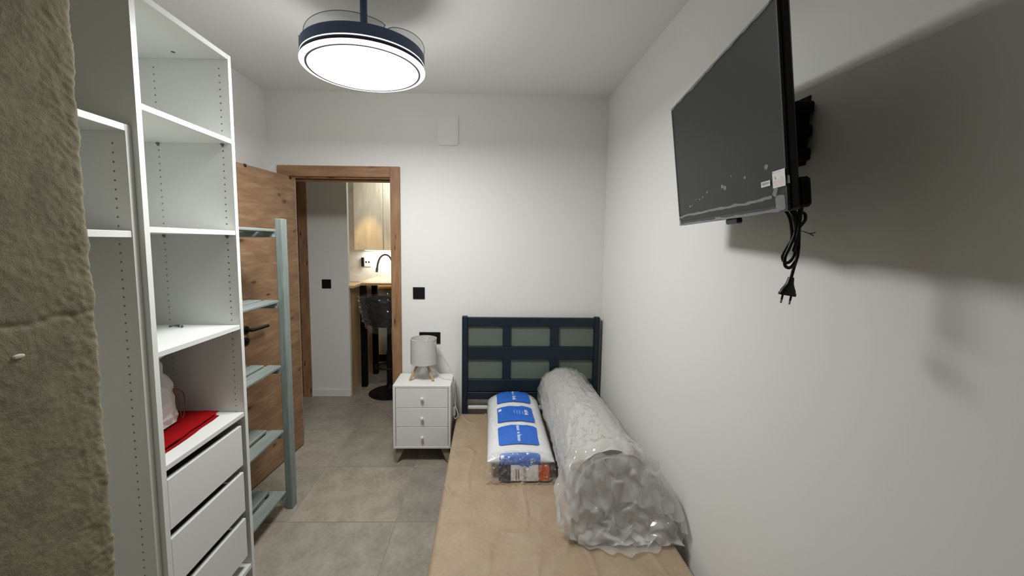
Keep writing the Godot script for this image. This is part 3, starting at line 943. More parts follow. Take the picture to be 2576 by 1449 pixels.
func nightstand() -> void:
	var x0 := -0.643
	var x1 := -0.251
	var zf := -2.634
	var zb := -2.886
	var b := Vector3((x0 + x1) / 2, 0, (zf + zb) / 2)
	var t := thing("nightstand", "white nightstand with three drawers and splayed wooden legs", "nightstand", b)
	var top := 0.550
	var bot := 0.104
	var th := 0.016
	slab("top_panel", Vector3(x0, top - th, zb) - b, Vector3(x1, top, zf) - b, M.white_paint, t, 0.0015)
	slab("bottom_panel", Vector3(x0 + th, bot, zb) - b, Vector3(x1 - th, bot + th, zf) - b, M.white_paint, t, 0.0012)
	slab("side_panel", Vector3(x0, bot, zb) - b, Vector3(x0 + th, top - th, zf) - b, M.white_paint, t, 0.0012)
	slab("side_panel", Vector3(x1 - th, bot, zb) - b, Vector3(x1, top - th, zf) - b, M.white_paint, t, 0.0012)
	slab("back_panel", Vector3(x0 + th, bot + th, zb) - b, Vector3(x1 - th, top - th, zb + 0.006) - b, M.white_paint, t, 0.0)
	var ys := [bot + th, 0.258, 0.392, top - th]
	for k in 3:
		var d := Node3D.new()
		d.name = "drawer"
		t.add_child(d, true)
		var fx0 := x0 + th + 0.003
		var fx1 := x1 - th - 0.003
		slab("drawer_front", Vector3(fx0, ys[k] + 0.0016, zf - 0.018) - b, Vector3(fx1, ys[k + 1] - 0.0016, zf - 0.002) - b, M.white_paint, d, 0.0012)
		var bx := Shape.new()
		var hb: float = ys[k + 1] - ys[k] - 0.03
		for s in [-1.0, 1.0]:
			bx.box(Vector3(s * (fx1 - fx0 - 0.03) / 2, ys[k] + 0.01 + hb / 2, 0.0), Vector3(0.01, hb, zf - zb - 0.06), 0.0)
		bx.box(Vector3(0, ys[k] + 0.012, 0), Vector3(fx1 - fx0 - 0.03, 0.005, zf - zb - 0.06), 0.0)
		put("drawer_box", bx.mesh(), M.white_paint, d)
		put("knob", lathem([Vector2(0, 0.024), Vector2(0.006, 0.0235), Vector2(0.0105, 0.020), Vector2(0.0118, 0.015), Vector2(0.0095, 0.010), Vector2(0.0055, 0.007), Vector2(0.005, 0.0)], 24), M.white_paint, d, Vector3((x0 + x1) / 2 + 0.003, (ys[k] + ys[k + 1]) / 2 - 0.002, zf - 0.002) - b, Vector3(PI / 2, 0, 0))
	for sx in [-1.0, 1.0]:
		for sz in [-1.0, 1.0]:
			var g := Shape.new()
			var tp := Vector3(sx * 0.150, bot, sz * 0.085)
			var ft := Vector3(sx * 0.183, 0.0, sz * 0.112)
			var pr := []
			for e in 2:
				var c := tp if e == 0 else ft
				var hx := 0.030 if e == 0 else 0.010
				var hz := 0.017 if e == 0 else 0.010
				pr.append([c + Vector3(-hx, 0, -hz), c + Vector3(hx, 0, -hz), c + Vector3(hx, 0, hz), c + Vector3(-hx, 0, hz)])
			for k in 4:
				var a: Vector3 = pr[0][k]
				var bb: Vector3 = pr[0][(k + 1) % 4]
				var cc: Vector3 = pr[1][(k + 1) % 4]
				var dd: Vector3 = pr[1][k]
				var nn := (bb - a).cross(cc - a).normalized()
				if nn.dot((a + cc) / 2 - (tp + ft) / 2) < 0: nn = -nn
				g.quad(a, bb, cc, dd, nn)
			g.quad(pr[1][0], pr[1][1], pr[1][2], pr[1][3], Vector3.DOWN)
			g.quad(pr[0][0], pr[0][1], pr[0][2], pr[0][3], Vector3.UP)
			put("leg", g.mesh(), M.leg_grey, t)

	# lamp: drum shade on three beech legs
	var lb := Vector3(-0.455, top, -2.775)
	var l := thing("table_lamp", "small tripod table lamp with pale drum shade on nightstand", "lamp", lb)
	var rs := 0.0925
	var y0 := 0.118
	var y1 := 0.292
	put("lamp_shade", lathem([Vector2(rs, y0), Vector2(rs * 0.985, y1), Vector2(rs * 0.985 - 0.0015, y1), Vector2(rs - 0.0015, y0), Vector2(rs, y0)], 56), M.linen, l)
	put("shade_rim", lathem([Vector2(rs * 0.985 - 0.002, y1 - 0.004), Vector2(rs * 0.985 + 0.0008, y1 - 0.004), Vector2(rs * 0.985 + 0.0008, y1 + 0.0008), Vector2(rs * 0.985 - 0.002, y1 + 0.0008)], 56), M.linen, l)
	put("shade_rim", lathem([Vector2(rs - 0.002, y0 - 0.0008), Vector2(rs + 0.0008, y0 - 0.0008), Vector2(rs + 0.0008, y0 + 0.004), Vector2(rs - 0.002, y0 + 0.004)], 56), M.linen, l)
	put("lamp_holder", lathem([Vector2(0, 0.13), Vector2(0.017, 0.13), Vector2(0.017, 0.175), Vector2(0.013, 0.178), Vector2(0, 0.178)], 20), M.white_paint, l)
	var bulb := []
	for k in 13:
		var a := PI * k / 12.0
		bulb.append(Vector2(maxf(sin(a) * 0.024, 0.0), 0.205 - cos(a) * 0.03))
	put("bulb", lathem(bulb, 20), M.linen, l)
	for k in 3:
		var a := TAU * k / 3.0 - 1.25
		var spk := Shape.new()
		spk.tube([Vector3(0, y1 - 0.035, 0), Vector3(cos(a), 0, sin(a)) * rs * 0.97 + Vector3(0, y1 - 0.004, 0)], 0.0012, 5)
		put("spider_wire", spk.mesh(), M.white_paint, l)
	var feet := [[-0.090, 0.045], [0.075, 0.055], [0.035, -0.085]]
	for f: Array in feet:
		var leg := Shape.new()
		leg.tube([Vector3(f[0] * 0.22, 0.14, f[1] * 0.22), Vector3(f[0], 0.0045, f[1])], 0.0095, 10, true, 0.0085)
		put("leg", leg.mesh(), M.beech, l)
	put("cable_stub", tubem([Vector3(0.02, 0.13, 0.0), Vector3(0.03, 0.10, 0.01), Vector3(0.04, 0.055, 0.012), Vector3(0.052, 0.040, 0.016)], 0.0026, 8), M.white_cord, l)
	put("rotary_switch", lathem([Vector2(0, 0), Vector2(0.006, 0.001), Vector2(0.006, 0.018), Vector2(0, 0.02)], 14), M.white_cord, l, Vector3(0.05, 0.026, 0.018), Vector3(0.3, 0, 0.4))
	# the cord runs over the edge of the nightstand and loops down its side
	var P := func(x: float, y: float, z: float) -> Vector3: return Vector3(x, y, z) - lb
	var c1 := [Vector3(0.052, 0.040, 0.016), Vector3(0.062, 0.050, 0.0), P.call(-0.365, 0.592, -2.79), P.call(-0.31, 0.5555, -2.765), P.call(-0.262, 0.5545, -2.745), P.call(-0.246, 0.545, -2.738), P.call(-0.240, 0.48, -2.73), P.call(-0.232, 0.40, -2.72), P.call(-0.215, 0.355, -2.70), P.call(-0.205, 0.32, -2.69), P.call(-0.222, 0.292, -2.69), P.call(-0.232, 0.30, -2.70)]
	put("cord", tubem(c1, 0.0024, 7), M.white_cord, l)
	var c2 := [P.call(-0.372, 0.826, -2.75), P.call(-0.365, 0.805, -2.742), P.call(-0.350, 0.745, -2.755), P.call(-0.322, 0.705, -2.79), P.call(-0.285, 0.63, -2.83), P.call(-0.262, 0.575, -2.85), P.call(-0.244, 0.53, -2.84), P.call(-0.236, 0.46, -2.79), P.call(-0.226, 0.40, -2.75), P.call(-0.232, 0.352, -2.735), P.call(-0.236, 0.32, -2.72)]
	put("cord", tubem(c2, 0.0024, 7), M.white_cord, l)
	slab("inline_switch", P.call(-0.243, 0.300, -2.735), P.call(-0.226, 0.362, -2.712), M.white_cord, l, 0.004)


# ------------------------------------------------------------------ bed

func bed() -> void:
	var b := Vector3(0.31, 0, -1.86)
	var t := thing("bed_frame", "navy blue wooden bed frame with six-pane panelled headboard", "bed", b)
	var zf := -2.862
	var zb := -2.898
	var L := func(x: float, y: float, z: float) -> Vector3: return Vector3(x, y, z) - b
	slab("headboard_post", L.call(-0.190, 0, zb - 0.004), L.call(-0.150, 0.984, zf + 0.006), M.navy, t, 0.004)
	slab("headboard_post", L.call(0.779, 0, zb - 0.004), L.call(0.817, 0.984, zf + 0.006), M.navy, t, 0.004)
	for y: Array in [[0.912, 0.976], [0.666, 0.761], [0.424, 0.514], [0.362, 0.418]]:
		slab("rail", L.call(-0.1495, y[0], zb + 0.002), L.call(0.7785, y[1], zf), M.navy, t, 0.003)
	for x: Array in [[0.108, 0.164], [0.458, 0.518]]:
		for y: Array in [[0.7615, 0.9115], [0.5145, 0.6655]]:
			slab("stile", L.call(x[0], y[0], zb + 0.003), L.call(x[1], y[1], zf - 0.001), M.navy, t, 0.002)
	for x: Array in [[-0.149, 0.1075], [0.1645, 0.4575], [0.5185, 0.778]]:
		for y: Array in [[0.7615, 0.9115], [0.5145, 0.6655]]:
			slab("panel", L.call(x[0], y[0], zb + 0.006), L.call(x[1], y[1], zb + 0.016), M.pane_green, t, 0.001)
	slab("white_cross_bar", L.call(-0.149, 0.282, zb), L.call(0.778, 0.304, zb + 0.02), M.white_paint, t, 0.002)
	for x: Array in [[-0.205, -0.180], [0.772, 0.797]]:
		slab("side_rail", L.call(x[0], 0.03, -2.855), L.call(x[1], 0.115, -0.80), M.navy, t, 0.003)
	slab("foot_rail", L.call(-0.18, 0.03, -0.83), L.call(0.772, 0.115, -0.80), M.navy, t, 0.003)
	for x: float in [-0.17, 0.71]:
		slab("foot", L.call(x, 0.0, -0.90), L.call(x + 0.055, 0.0295, -0.83), M.navy, t, 0.002)
	for k in 14:
		var z := -2.80 + k * 0.145
		slab("base_slat", L.call(-0.18, 0.098, z), L.call(0.772, 0.114, z + 0.07), M.counter_wood, t, 0.002, 0)
	# mattress, still in its sealed plastic
	var x0 := -0.226
	var x1 := 0.799
	var z0 := -2.852
	var z1 := -0.86
	var yb := 0.116
	var yt := 0.268
	var n1 := noise(1.5, 301, 2)
	var n2 := noise(5.0, 302, 2)
	var rows := []
	var nu := 150
	var nv := 210
	for j in nv + 1:
		var row := []
		var z := lerpf(z0, z1, float(j) / nv)
		for i in nu + 1:
			# round over the top from bottom left to bottom right
			var u := float(i) / nu
			var p: Vector3
			var side := 0.09
			var r := 0.022
			if u < side:
				p = Vector3(x0, lerpf(yb, yt - r, u / side), z)
			elif u > 1.0 - side:
				p = Vector3(x1, lerpf(yb, yt - r, (1.0 - u) / side), z)
			else:
				var q := (u - side) / (1.0 - 2.0 * side)
				var arc := 0.06
				if q < arc:
					var a := PI / 2 * q / arc
					p = Vector3(x0 + r - r * cos(a), yt - r + r * sin(a), z)
				elif q > 1.0 - arc:
					var a := PI / 2 * (1.0 - q) / arc
					p = Vector3(x1 - r + r * cos(a), yt - r + r * sin(a), z)
				else:
					p = Vector3(lerpf(x0 + r, x1 - r, (q - arc) / (1.0 - 2.0 * arc)), yt, z)
			# creases in the taut film: ridged noise along skewed directions
			var w1 := 1.0 - absf(n1.get_noise_2d(p.x * 1.2 + p.z * 0.55, p.z * 0.42 - p.x * 0.9))
			var w2 := 1.0 - absf(n2.get_noise_2d(p.x * 0.5 - p.z * 0.6 + 9.0, p.z * 0.8 + p.x * 0.9))
			var k := 0.0085 * pow(w1, 26.0) + 0.0028 * pow(w2, 24.0) + 0.0016 * n1.get_noise_2d(p.x * 2.0, p.z * 2.0)
			var edge := minf(z - z0, z1 - z)
			var drop := 0.014 * exp(-edge / 0.012)
			if u > side and u < 1.0 - side: p.y += k - drop - 0.002
			else: p.x += (k * 0.4 - 0.001) * (-1.0 if u < 0.5 else 1.0)
			row.append(p)
		rows.append(row)
	var g := Shape.new()
	g.grid(rows, false, true)
	for e in [0, nv]:
		var pl: Array = rows[e]
		var nn := Vector3(0, 0, -1) if e == 0 else Vector3(0, 0, 1)
		for i in nu:
			var a: Vector3 = pl[i]
			var c: Vector3 = pl[i + 1]
			g.quad(a, c, Vector3(c.x, yb, c.z), Vector3(a.x, yb, a.z), nn)
	g.quad(Vector3(x0, yb, z0), Vector3(x1, yb, z0), Vector3(x1, yb, z1), Vector3(x0, yb, z1), Vector3.DOWN)
	tag(put("mattress", g.mesh(), M.mattress), "beige mattress in clear creased plastic on the bed frame", "mattress")
	pillow()
	topper_roll()


func pillow_y(u: float, v: float) -> float:
	# thickness profile of the stuffed pillow, u and v in -1..1; the far end is plumper
	var kv := pow(maxf(0.0, 1.0 - pow(absf(v), 5.0)), 0.40) if v < 0.0 else pow(maxf(0.0, 1.0 - pow(v, 2.6)), 0.55)
	return pow(maxf(0.0, 1.0 - pow(absf(u), 2.3)), 0.46) * kv


func pillow() -> void:
	var b := Vector3(0.180, 0.273, -2.42)
	var t := thing("packed_pillow", "white pillow in clear printed plastic with blue labels on the bed", "pillow", b)
	var hx := 0.178
	var hz := 0.405
	var hy := 0.09
	var n := noise(4.0, 401, 3)
	var at := func(u: float, v: float, up: bool, grow: float, seed_off: float) -> Vector3:
		var k := pillow_y(u, v)
		var pinch := 1.0 - 0.05 * pow(absf(v), 3.0) * (1.0 - u * u)
		var y: float = hy + (1.0 if up else -1.0) * k * hy
		if up: y += 0.030 * pow(maxf(0.0, -v), 1.5) * k
		var p := Vector3(u * hx * pinch, y, v * hz)
		if not up: p.y = maxf(p.y, 0.002)
		var d: Vector3 = (p - Vector3(0, hy, clampf(p.z, -hz * 0.8, hz * 0.8))).normalized()
		p += d * (grow + (0.0035 * n.get_noise_3d(p.x * 3 + seed_off, p.y * 3, p.z * 2) + (0.004 * pow(1.0 - absf(n.get_noise_3d(p.x * 2.0 + p.z * 2.0, p.y * 2.0, p.z - p.x * 2.0)), 8.0) if seed_off > 0.0 else 0.0)) * k)
		p.y = maxf(p.y, 0.002)
		return p
	for shell in 2:
		var g := Shape.new()
		var grow := 0.0 if shell == 0 else 0.0045
		var off := 0.0 if shell == 0 else 3.0
		for up in [true, false]:
			var rows := []
			for j in 81:
				var row := []
				var v: float = sin((j / 40.0 - 1.0) * PI / 2)
				for i in 53:
					var u: float = sin((i / 26.0 - 1.0) * PI / 2)
					row.append(at.call(u, v, up, grow, off))
				rows.append(row)
			g.grid(rows, false, up)
		if shell == 0: put("cushion", g.mesh(), M.cotton, t)
		else: put("plastic_wrap", g.mesh(), M.film_pack, t)
	# a point on the printed film: v up to 1 on the pillow, past 1 on the film hanging off its near end
	var n2 := noise(9.0, 402, 3)
	var on := func(u: float, v: float, grow: float) -> Vector3:
		if v <= 0.97: return at.call(u, v, true, grow, 3.0)
		var q: Vector3 = at.call(u, 0.97, true, grow, 3.0)
		var s: float = v - 0.97
		return Vector3(q.x, q.y - s * 0.45 + 0.004 * n2.get_noise_2d(u * 2.0, s * 9.0), q.z + 0.018 * sqrt(s * 6.0) * 0.9 + 0.006 * n2.get_noise_2d(u * 1.5, s * 5.0 + 3.0))
	# printed panels: [v0, v1]
	var bands := [[-0.93, -0.37], [-0.21, 0.29], [0.415, 0.815], [0.925, 1.125]]
	var panels := []
	for bd: Array in bands:
		var g := Shape.new()
		var rows := []
		for j in 15:
			var row := []
			for i in 17:
				var u := lerpf(-0.62, 0.56, i / 16.0)
				var cut := 0.0
				if i == 0 or i == 16: cut = 0.018
				row.append(on.call(u, lerpf(bd[0] + cut, bd[1] - cut, j / 14.0), 0.0078))
			rows.append(row)
		g.grid(rows, false, true)
		panels.append(put("printed_panel", g.mesh(), M.blue_print, t))
	# rows of small white lettering, too fine to read, and the white box mark
	var mark := func(pi: int, u0: float, u1: float, v0: float, v1: float, m: Material) -> void:
		var g := Shape.new()
		var rows := []
		for j in 5:
			var row := []
			for i in 5:
				row.append(on.call(lerpf(u0, u1, i / 4.0), lerpf(v0, v1, j / 4.0), 0.0092))
			rows.append(row)
		g.grid(rows, false, true)
		put("lettering", g.mesh(), m, panels[pi])
	for pi in [0, 2]:
		var v0: float = bands[pi][0]
		var dv: float = bands[pi][1] - v0
		var r := RandomNumberGenerator.new()
		r.seed = 70 + pi
		for w: Array in [[0.06, 0.42], [0.47, 0.57], [0.62, 0.93]]:
			var v: float = w[0]
			while v < w[1] - 0.03:
				var tall: float = 0.045 if (w[0] > 0.6 and r.randf() < 0.5) else 0.0
				mark.call(pi, -0.060 + r.randf_range(0.0, 0.012), 0.020 + tall, v0 + v * dv, v0 + (v + 0.036) * dv, M.text_white)
				v += 0.050
	for pi in [1, 3]:
		var v0: float = bands[pi][0]
		var dv: float = bands[pi][1] - v0
		mark.call(pi, -0.58, -0.47, v0 + 0.12 * dv, v0 + 0.30 * dv, M.text_white)
		if pi == 1:
			for k in 4:
				mark.call(pi, -0.08 + k * 0.085, -0.035 + k * 0.085, v0 + (0.30 + 0.02 * k) * dv, v0 + (0.52 + 0.03 * k) * dv, M.text_pale)
			mark.call(pi, -0.50, -0.46, v0 + 0.42 * dv, v0 + 0.52 * dv, M.text_pale)
		for k in 4:
			mark.call(pi, 0.27 - k * 0.006, 0.37 + 0.03 * sin(k * 2.1), v0 + (0.28 + k * 0.09) * dv, v0 + (0.345 + k * 0.09) * dv, M.text_white)
	# loose end of the bag and the printed insert that shows through it
	var fl := Shape.new()
	var rows2 := []
	for j in 25:
		var row := []
		var s := j / 24.0
		for i in 61:
			var u := i / 30.0 - 1.0
			var q: Vector3 = at.call(u * 0.985, 0.90, true, 0.0045, 3.0)
			var y: float = lerpf(q.y, 0.006, smoothstep(0.0, 1.0, s))
			var z: float = q.z + 0.085 * sqrt(s)
			var k := (0.016 * n2.get_noise_2d(u * 0.9, s * 0.6) + 0.014 * pow(1.0 - absf(n2.get_noise_2d(u * 1.4, s * 0.8 + 5.0)), 5.0)) * (0.15 + s)
			row.append(Vector3(u * hx * (1.0 + 0.06 * s), maxf(y + k, 0.0065), z + k))
		rows2.append(row)
	fl.grid(rows2, false, true)
	put("loose_flap", fl.mesh(), M.film_pack, t)
	var ins := Node3D.new()
	ins.name = "printed_insert"
	t.add_child(ins, true)
	var strip := func(x0: float, x1: float, m: Material, nm: String) -> void:
		var g := Shape.new()
		var rr := []
		for j in 9:
			var row := []
			for i in 9:
				var s := j / 8.0
				row.append(Vector3(lerpf(x0, x1, i / 8.0), lerpf(0.078, 0.004, s), lerpf(0.412, 0.437, s) + 0.0015 * sin(i * 0.9 + s * 3.0)))
			rr.append(row)
		g.grid(rr, false, true)
		put(nm, g.mesh(), m, ins)
	strip.call(-0.118, -0.054, M.navy_print, "navy_block")
	strip.call(-0.054, 0.092, M.paper, "white_block")
	strip.call(0.092, 0.150, M.orange_print, "orange_block")
	var tm := TextMesh.new()
	tm.text = "oe Ve"
	var fnt := SystemFont.new()
	fnt.font_names = PackedStringArray(["Droid Serif"])
	tm.font = fnt
	tm.font_size = 40
	tm.pixel_size = 0.00060
	tm.depth = 0.0004
	var down := Vector3(0, -0.074, 0.025).normalized()
	var lt := put("lettering", tm, M.brown_print, ins)
	lt.transform = Transform3D(Basis(down, Vector3.RIGHT, down.cross(Vector3.RIGHT)), Vector3(0.020, 0.038, 0.4288))
	for k in 2:
		var sm := put("small_print", boxm(Vector3(0.004, 0.05, 0.0004), 0.0), M.brown_print, ins)
		sm.transform = Transform3D(Basis(Vector3.RIGHT, -down, Vector3.RIGHT.cross(-down)), Vector3(-0.026 + k * 0.012, 0.036, 0.4290))


# a coarse grid of points drawn out into a smooth one
func spline_grid(rows: Array, closed: bool, per: int) -> Array:
	var out := []
	var ni: int = rows[0].size()
	var wide := ni * per if closed else (ni - 1) * per + 1
	for j in (rows.size() - 1) * per + 1:
		var row := []
		var ja := j / per
		var ft := float(j % per) / per
		for i in wide:
			var ia := i / per
			var fu := float(i % per) / per
			var col := []
			for dj in range(-1, 3):
				var mr: Array = rows[clampi(ja + dj, 0, rows.size() - 1)]
				var k := []
				for di in range(-1, 3):
					k.append(mr[posmod(ia + di, ni)] if closed else mr[clampi(ia + di, 0, ni - 1)])
				col.append((k[1] as Vector3).cubic_interpolate(k[2], k[0], k[3], fu))
			row.append((col[1] as Vector3).cubic_interpolate(col[2], col[0], col[3], ft))
		out.append(row)
	return out


func topper_roll() -> void:
	var b := Vector3(0.55, 0.273, -2.25)
	var t := thing("rolled_topper", "rolled mattress topper in crumpled clear plastic bag beside the wall", "mattress topper", b)
	var n := noise(3.0, 501, 3)
	var n2 := noise(9.0, 502, 3)
	var r := 0.172
	# the roll itself: a cloth cylinder with a spiral end
	var rows := []
	for j in 41:
		var s := j / 40.0
		var z := lerpf(-0.555, 0.60, s)
		var row := []
		for i in 64:
			var a := TAU * i / 64.0
			var seam := 0.010 * exp(-pow((fposmod(a - 1.25 + PI, TAU) - PI) / 0.10, 2.0))
			var rr := r * (1.0 - 0.02 * sin(z * 9.0)) + 0.005 * n.get_noise_3d(cos(a), sin(a), z * 2.0) - seam
			var p := Vector3(cos(a) * rr * 1.03, r + sin(a) * rr + 0.006, z)
			p.y = maxf(p.y, 0.008)
			row.append(p)
		rows.append(row)
	var g := Shape.new()
	g.grid(rows, true, false)
	for e in [0, 40]:
		var nn := Vector3(0, 0, -1) if e == 0 else Vector3(0, 0, 1)
		var ci := g.vert(Vector3(0, r, rows[e][0].z), nn, Vector2.ZERO)
		for i in 64: g.vert(rows[e][i], nn, Vector2.ZERO)
		for i in 64: g.tri(ci, ci + 1 + i, ci + 1 + (i + 1) % 64)
	put("foam_roll", g.mesh(), M.topper, t)
	var sp := []
	for k in 150:
		var a := k * 0.16
		var q := 0.018 + 0.148 * k / 150.0
		sp.append(Vector3(cos(a) * q, r + 0.004 + sin(a) * q, 0.602))
	put("roll_edge", tubem(sp, 0.006, 6, 1), M.topper, t)
	# the bag: hugging the roll, then hanging open past its near end
	var bag := []
	var nj := 150
	for j in nj + 1:
		var s := float(j) / nj
		var z := lerpf(-0.60, 0.725, pow(s, 0.85))
		var row := []
		var m := clampf((z - 0.575) / 0.15, 0.0, 1.0)
		var fr := clampf((z - 0.25) / 0.33, 0.0, 1.0)          # the film slackens towards the mouth          # 0 on the roll, 1 at the mouth
		var far := clampf((-0.545 - z) / 0.055, 0.0, 1.0)
		for i in 176:
			var a := TAU * i / 176.0
			var ca := cos(a)
			var sa := sin(a)
			var rx := (r + 0.012) * 1.03 * (1.0 + 0.10 * fr + 0.17 * sin(m * PI * 0.62)) * (1.0 - 0.35 * far)
			var ry := (r + 0.010) * (1.0 - 0.66 * pow(m, 1.35)) * (1.0 - 0.30 * far)
			var c := Vector3(0.0 + 0.028 * m, r + 0.004 - (r - 0.052) * pow(m, 1.1), z)
			# long folds in the film
			var fold := 0.004 * n.get_noise_3d(ca * 1.3, sa * 1.3, z * 2.5) + 0.0075 * pow(1.0 - absf(n.get_noise_3d(ca * 0.7 + 5.0, sa * 0.7, z * 0.45 + ca * 0.3)), 9.0) + 0.0006 * n2.get_noise_3d(ca, sa, z * 2.0)
			fold += fr * (0.010 * n.get_noise_3d(ca * 1.6 + 9.0, sa * 1.6, z * 3.0) + 0.020 * pow(1.0 - absf(n.get_noise_3d(ca * 0.9 + z * 0.6, sa * 0.9 + 4.0, z * 1.6 - ca * 0.5)), 8.0))
			fold += (0.15 + fr) * 0.0034 * n2.get_noise_3d(ca * 0.6 + 3.0, sa * 0.6, z * 2.2)
			fold += m * (0.026 * n.get_noise_3d(ca * 1.3 + 2.0, sa * 1.3, z * 4.0) + 0.034 * pow(1.0 - absf(n.get_noise_3d(ca * 1.2, sa * 1.2 + 8.0, z * 1.6)), 6.0))
			if sa > 0.2 and z > -0.35: fold += 0.010 * maxf(0.0, ca) * n2.get_noise_3d(z * 1.4, 0.0, 2.0)
			var p := c + Vector3(ca * (rx + fold), sa * (ry + fold), 0.03 * m * n.get_noise_2d(ca * 2.0, sa * 2.0) + 0.05 * m * m * (1.0 - absf(ca)) * -sa)
			p.y = maxf(p.y, 0.004 + 0.003 * (1.0 + n2.get_noise_2d(p.x * 3.0, p.z * 3.0)))
			p.x = minf(p.x, 0.270)
			row.append(p)
		bag.append(row)
	var gb := Shape.new()
	var cut := 0
	while bag[cut][0].z < 0.50: cut += 1
	gb.grid(bag.slice(0, cut + 1), true, false)
	# past the roll's end the slack film stands in crisp facets
	var mouth := []
	var j0 := cut
	while j0 <= nj:
		var row := []
		for i in range(0, 176, 4):
			var p: Vector3 = bag[j0][i]
			var d := Vector3(p.x, p.y - r, 0).normalized()
			if j0 > cut:
				p += d * rng.randf_range(-0.010, 0.017) + Vector3(rng.randf_range(-0.006, 0.006), 0, rng.randf_range(-0.010, 0.010))
				p.y = maxf(p.y, 0.005)
			row.append(p)
		mouth.append(row)
		j0 += 7
	var fine := spline_grid(mouth, true, 4)
	gb.grid(fine, true, false)
	var ci := gb.vert(Vector3(0, r, -0.615), Vector3(0, 0, -1), Vector2.ZERO)
	for i in 176: gb.vert(bag[0][i], Vector3(0, 0, -1), Vector2.ZERO)
	for i in 176: gb.tri(ci, ci + 1 + i, ci + 1 + (i + 1) % 176)
	put("plastic_bag", gb.mesh(), M.film_bag, t)
	# slack film folded down over the near end of the roll
	var folds := [[-0.20, -0.01, 0.30, 0.695], [-0.03, 0.19, 0.33, 0.690], [-0.14, 0.08, 0.15, 0.715], [0.06, 0.24, 0.17, 0.715]]
	for f in folds.size():
		var e: Array = folds[f]
		var rowsf := []
		for j in 10:
			var s := j / 9.0
			var row := []
			for i in 9:
				var q := i / 8.0
				var x: float = lerpf(e[0], e[1], q) + 0.04 * s * (q - 0.5) + rng.randf_range(-0.014, 0.014)
				var y: float = lerpf(e[2] + 0.03 * sin(q * PI), 0.012, pow(s, 0.9)) + rng.randf_range(-0.016, 0.016)
				row.append(Vector3(x, maxf(y, 0.010), lerpf(0.618, e[3], pow(s, 1.4)) + 0.03 * absf(n.get_noise_2d(q * 1.4 + f * 5.0, s * 1.0)) + rng.randf_range(-0.010, 0.016)))
			rowsf.append(row)
		var gf := Shape.new()
		gf.grid(spline_grid(rowsf, false, 5), false, true)
		put("inner_fold", gf.mesh(), M.film_fold, t)


# ------------------------------------------------------------------ screen on the right wall

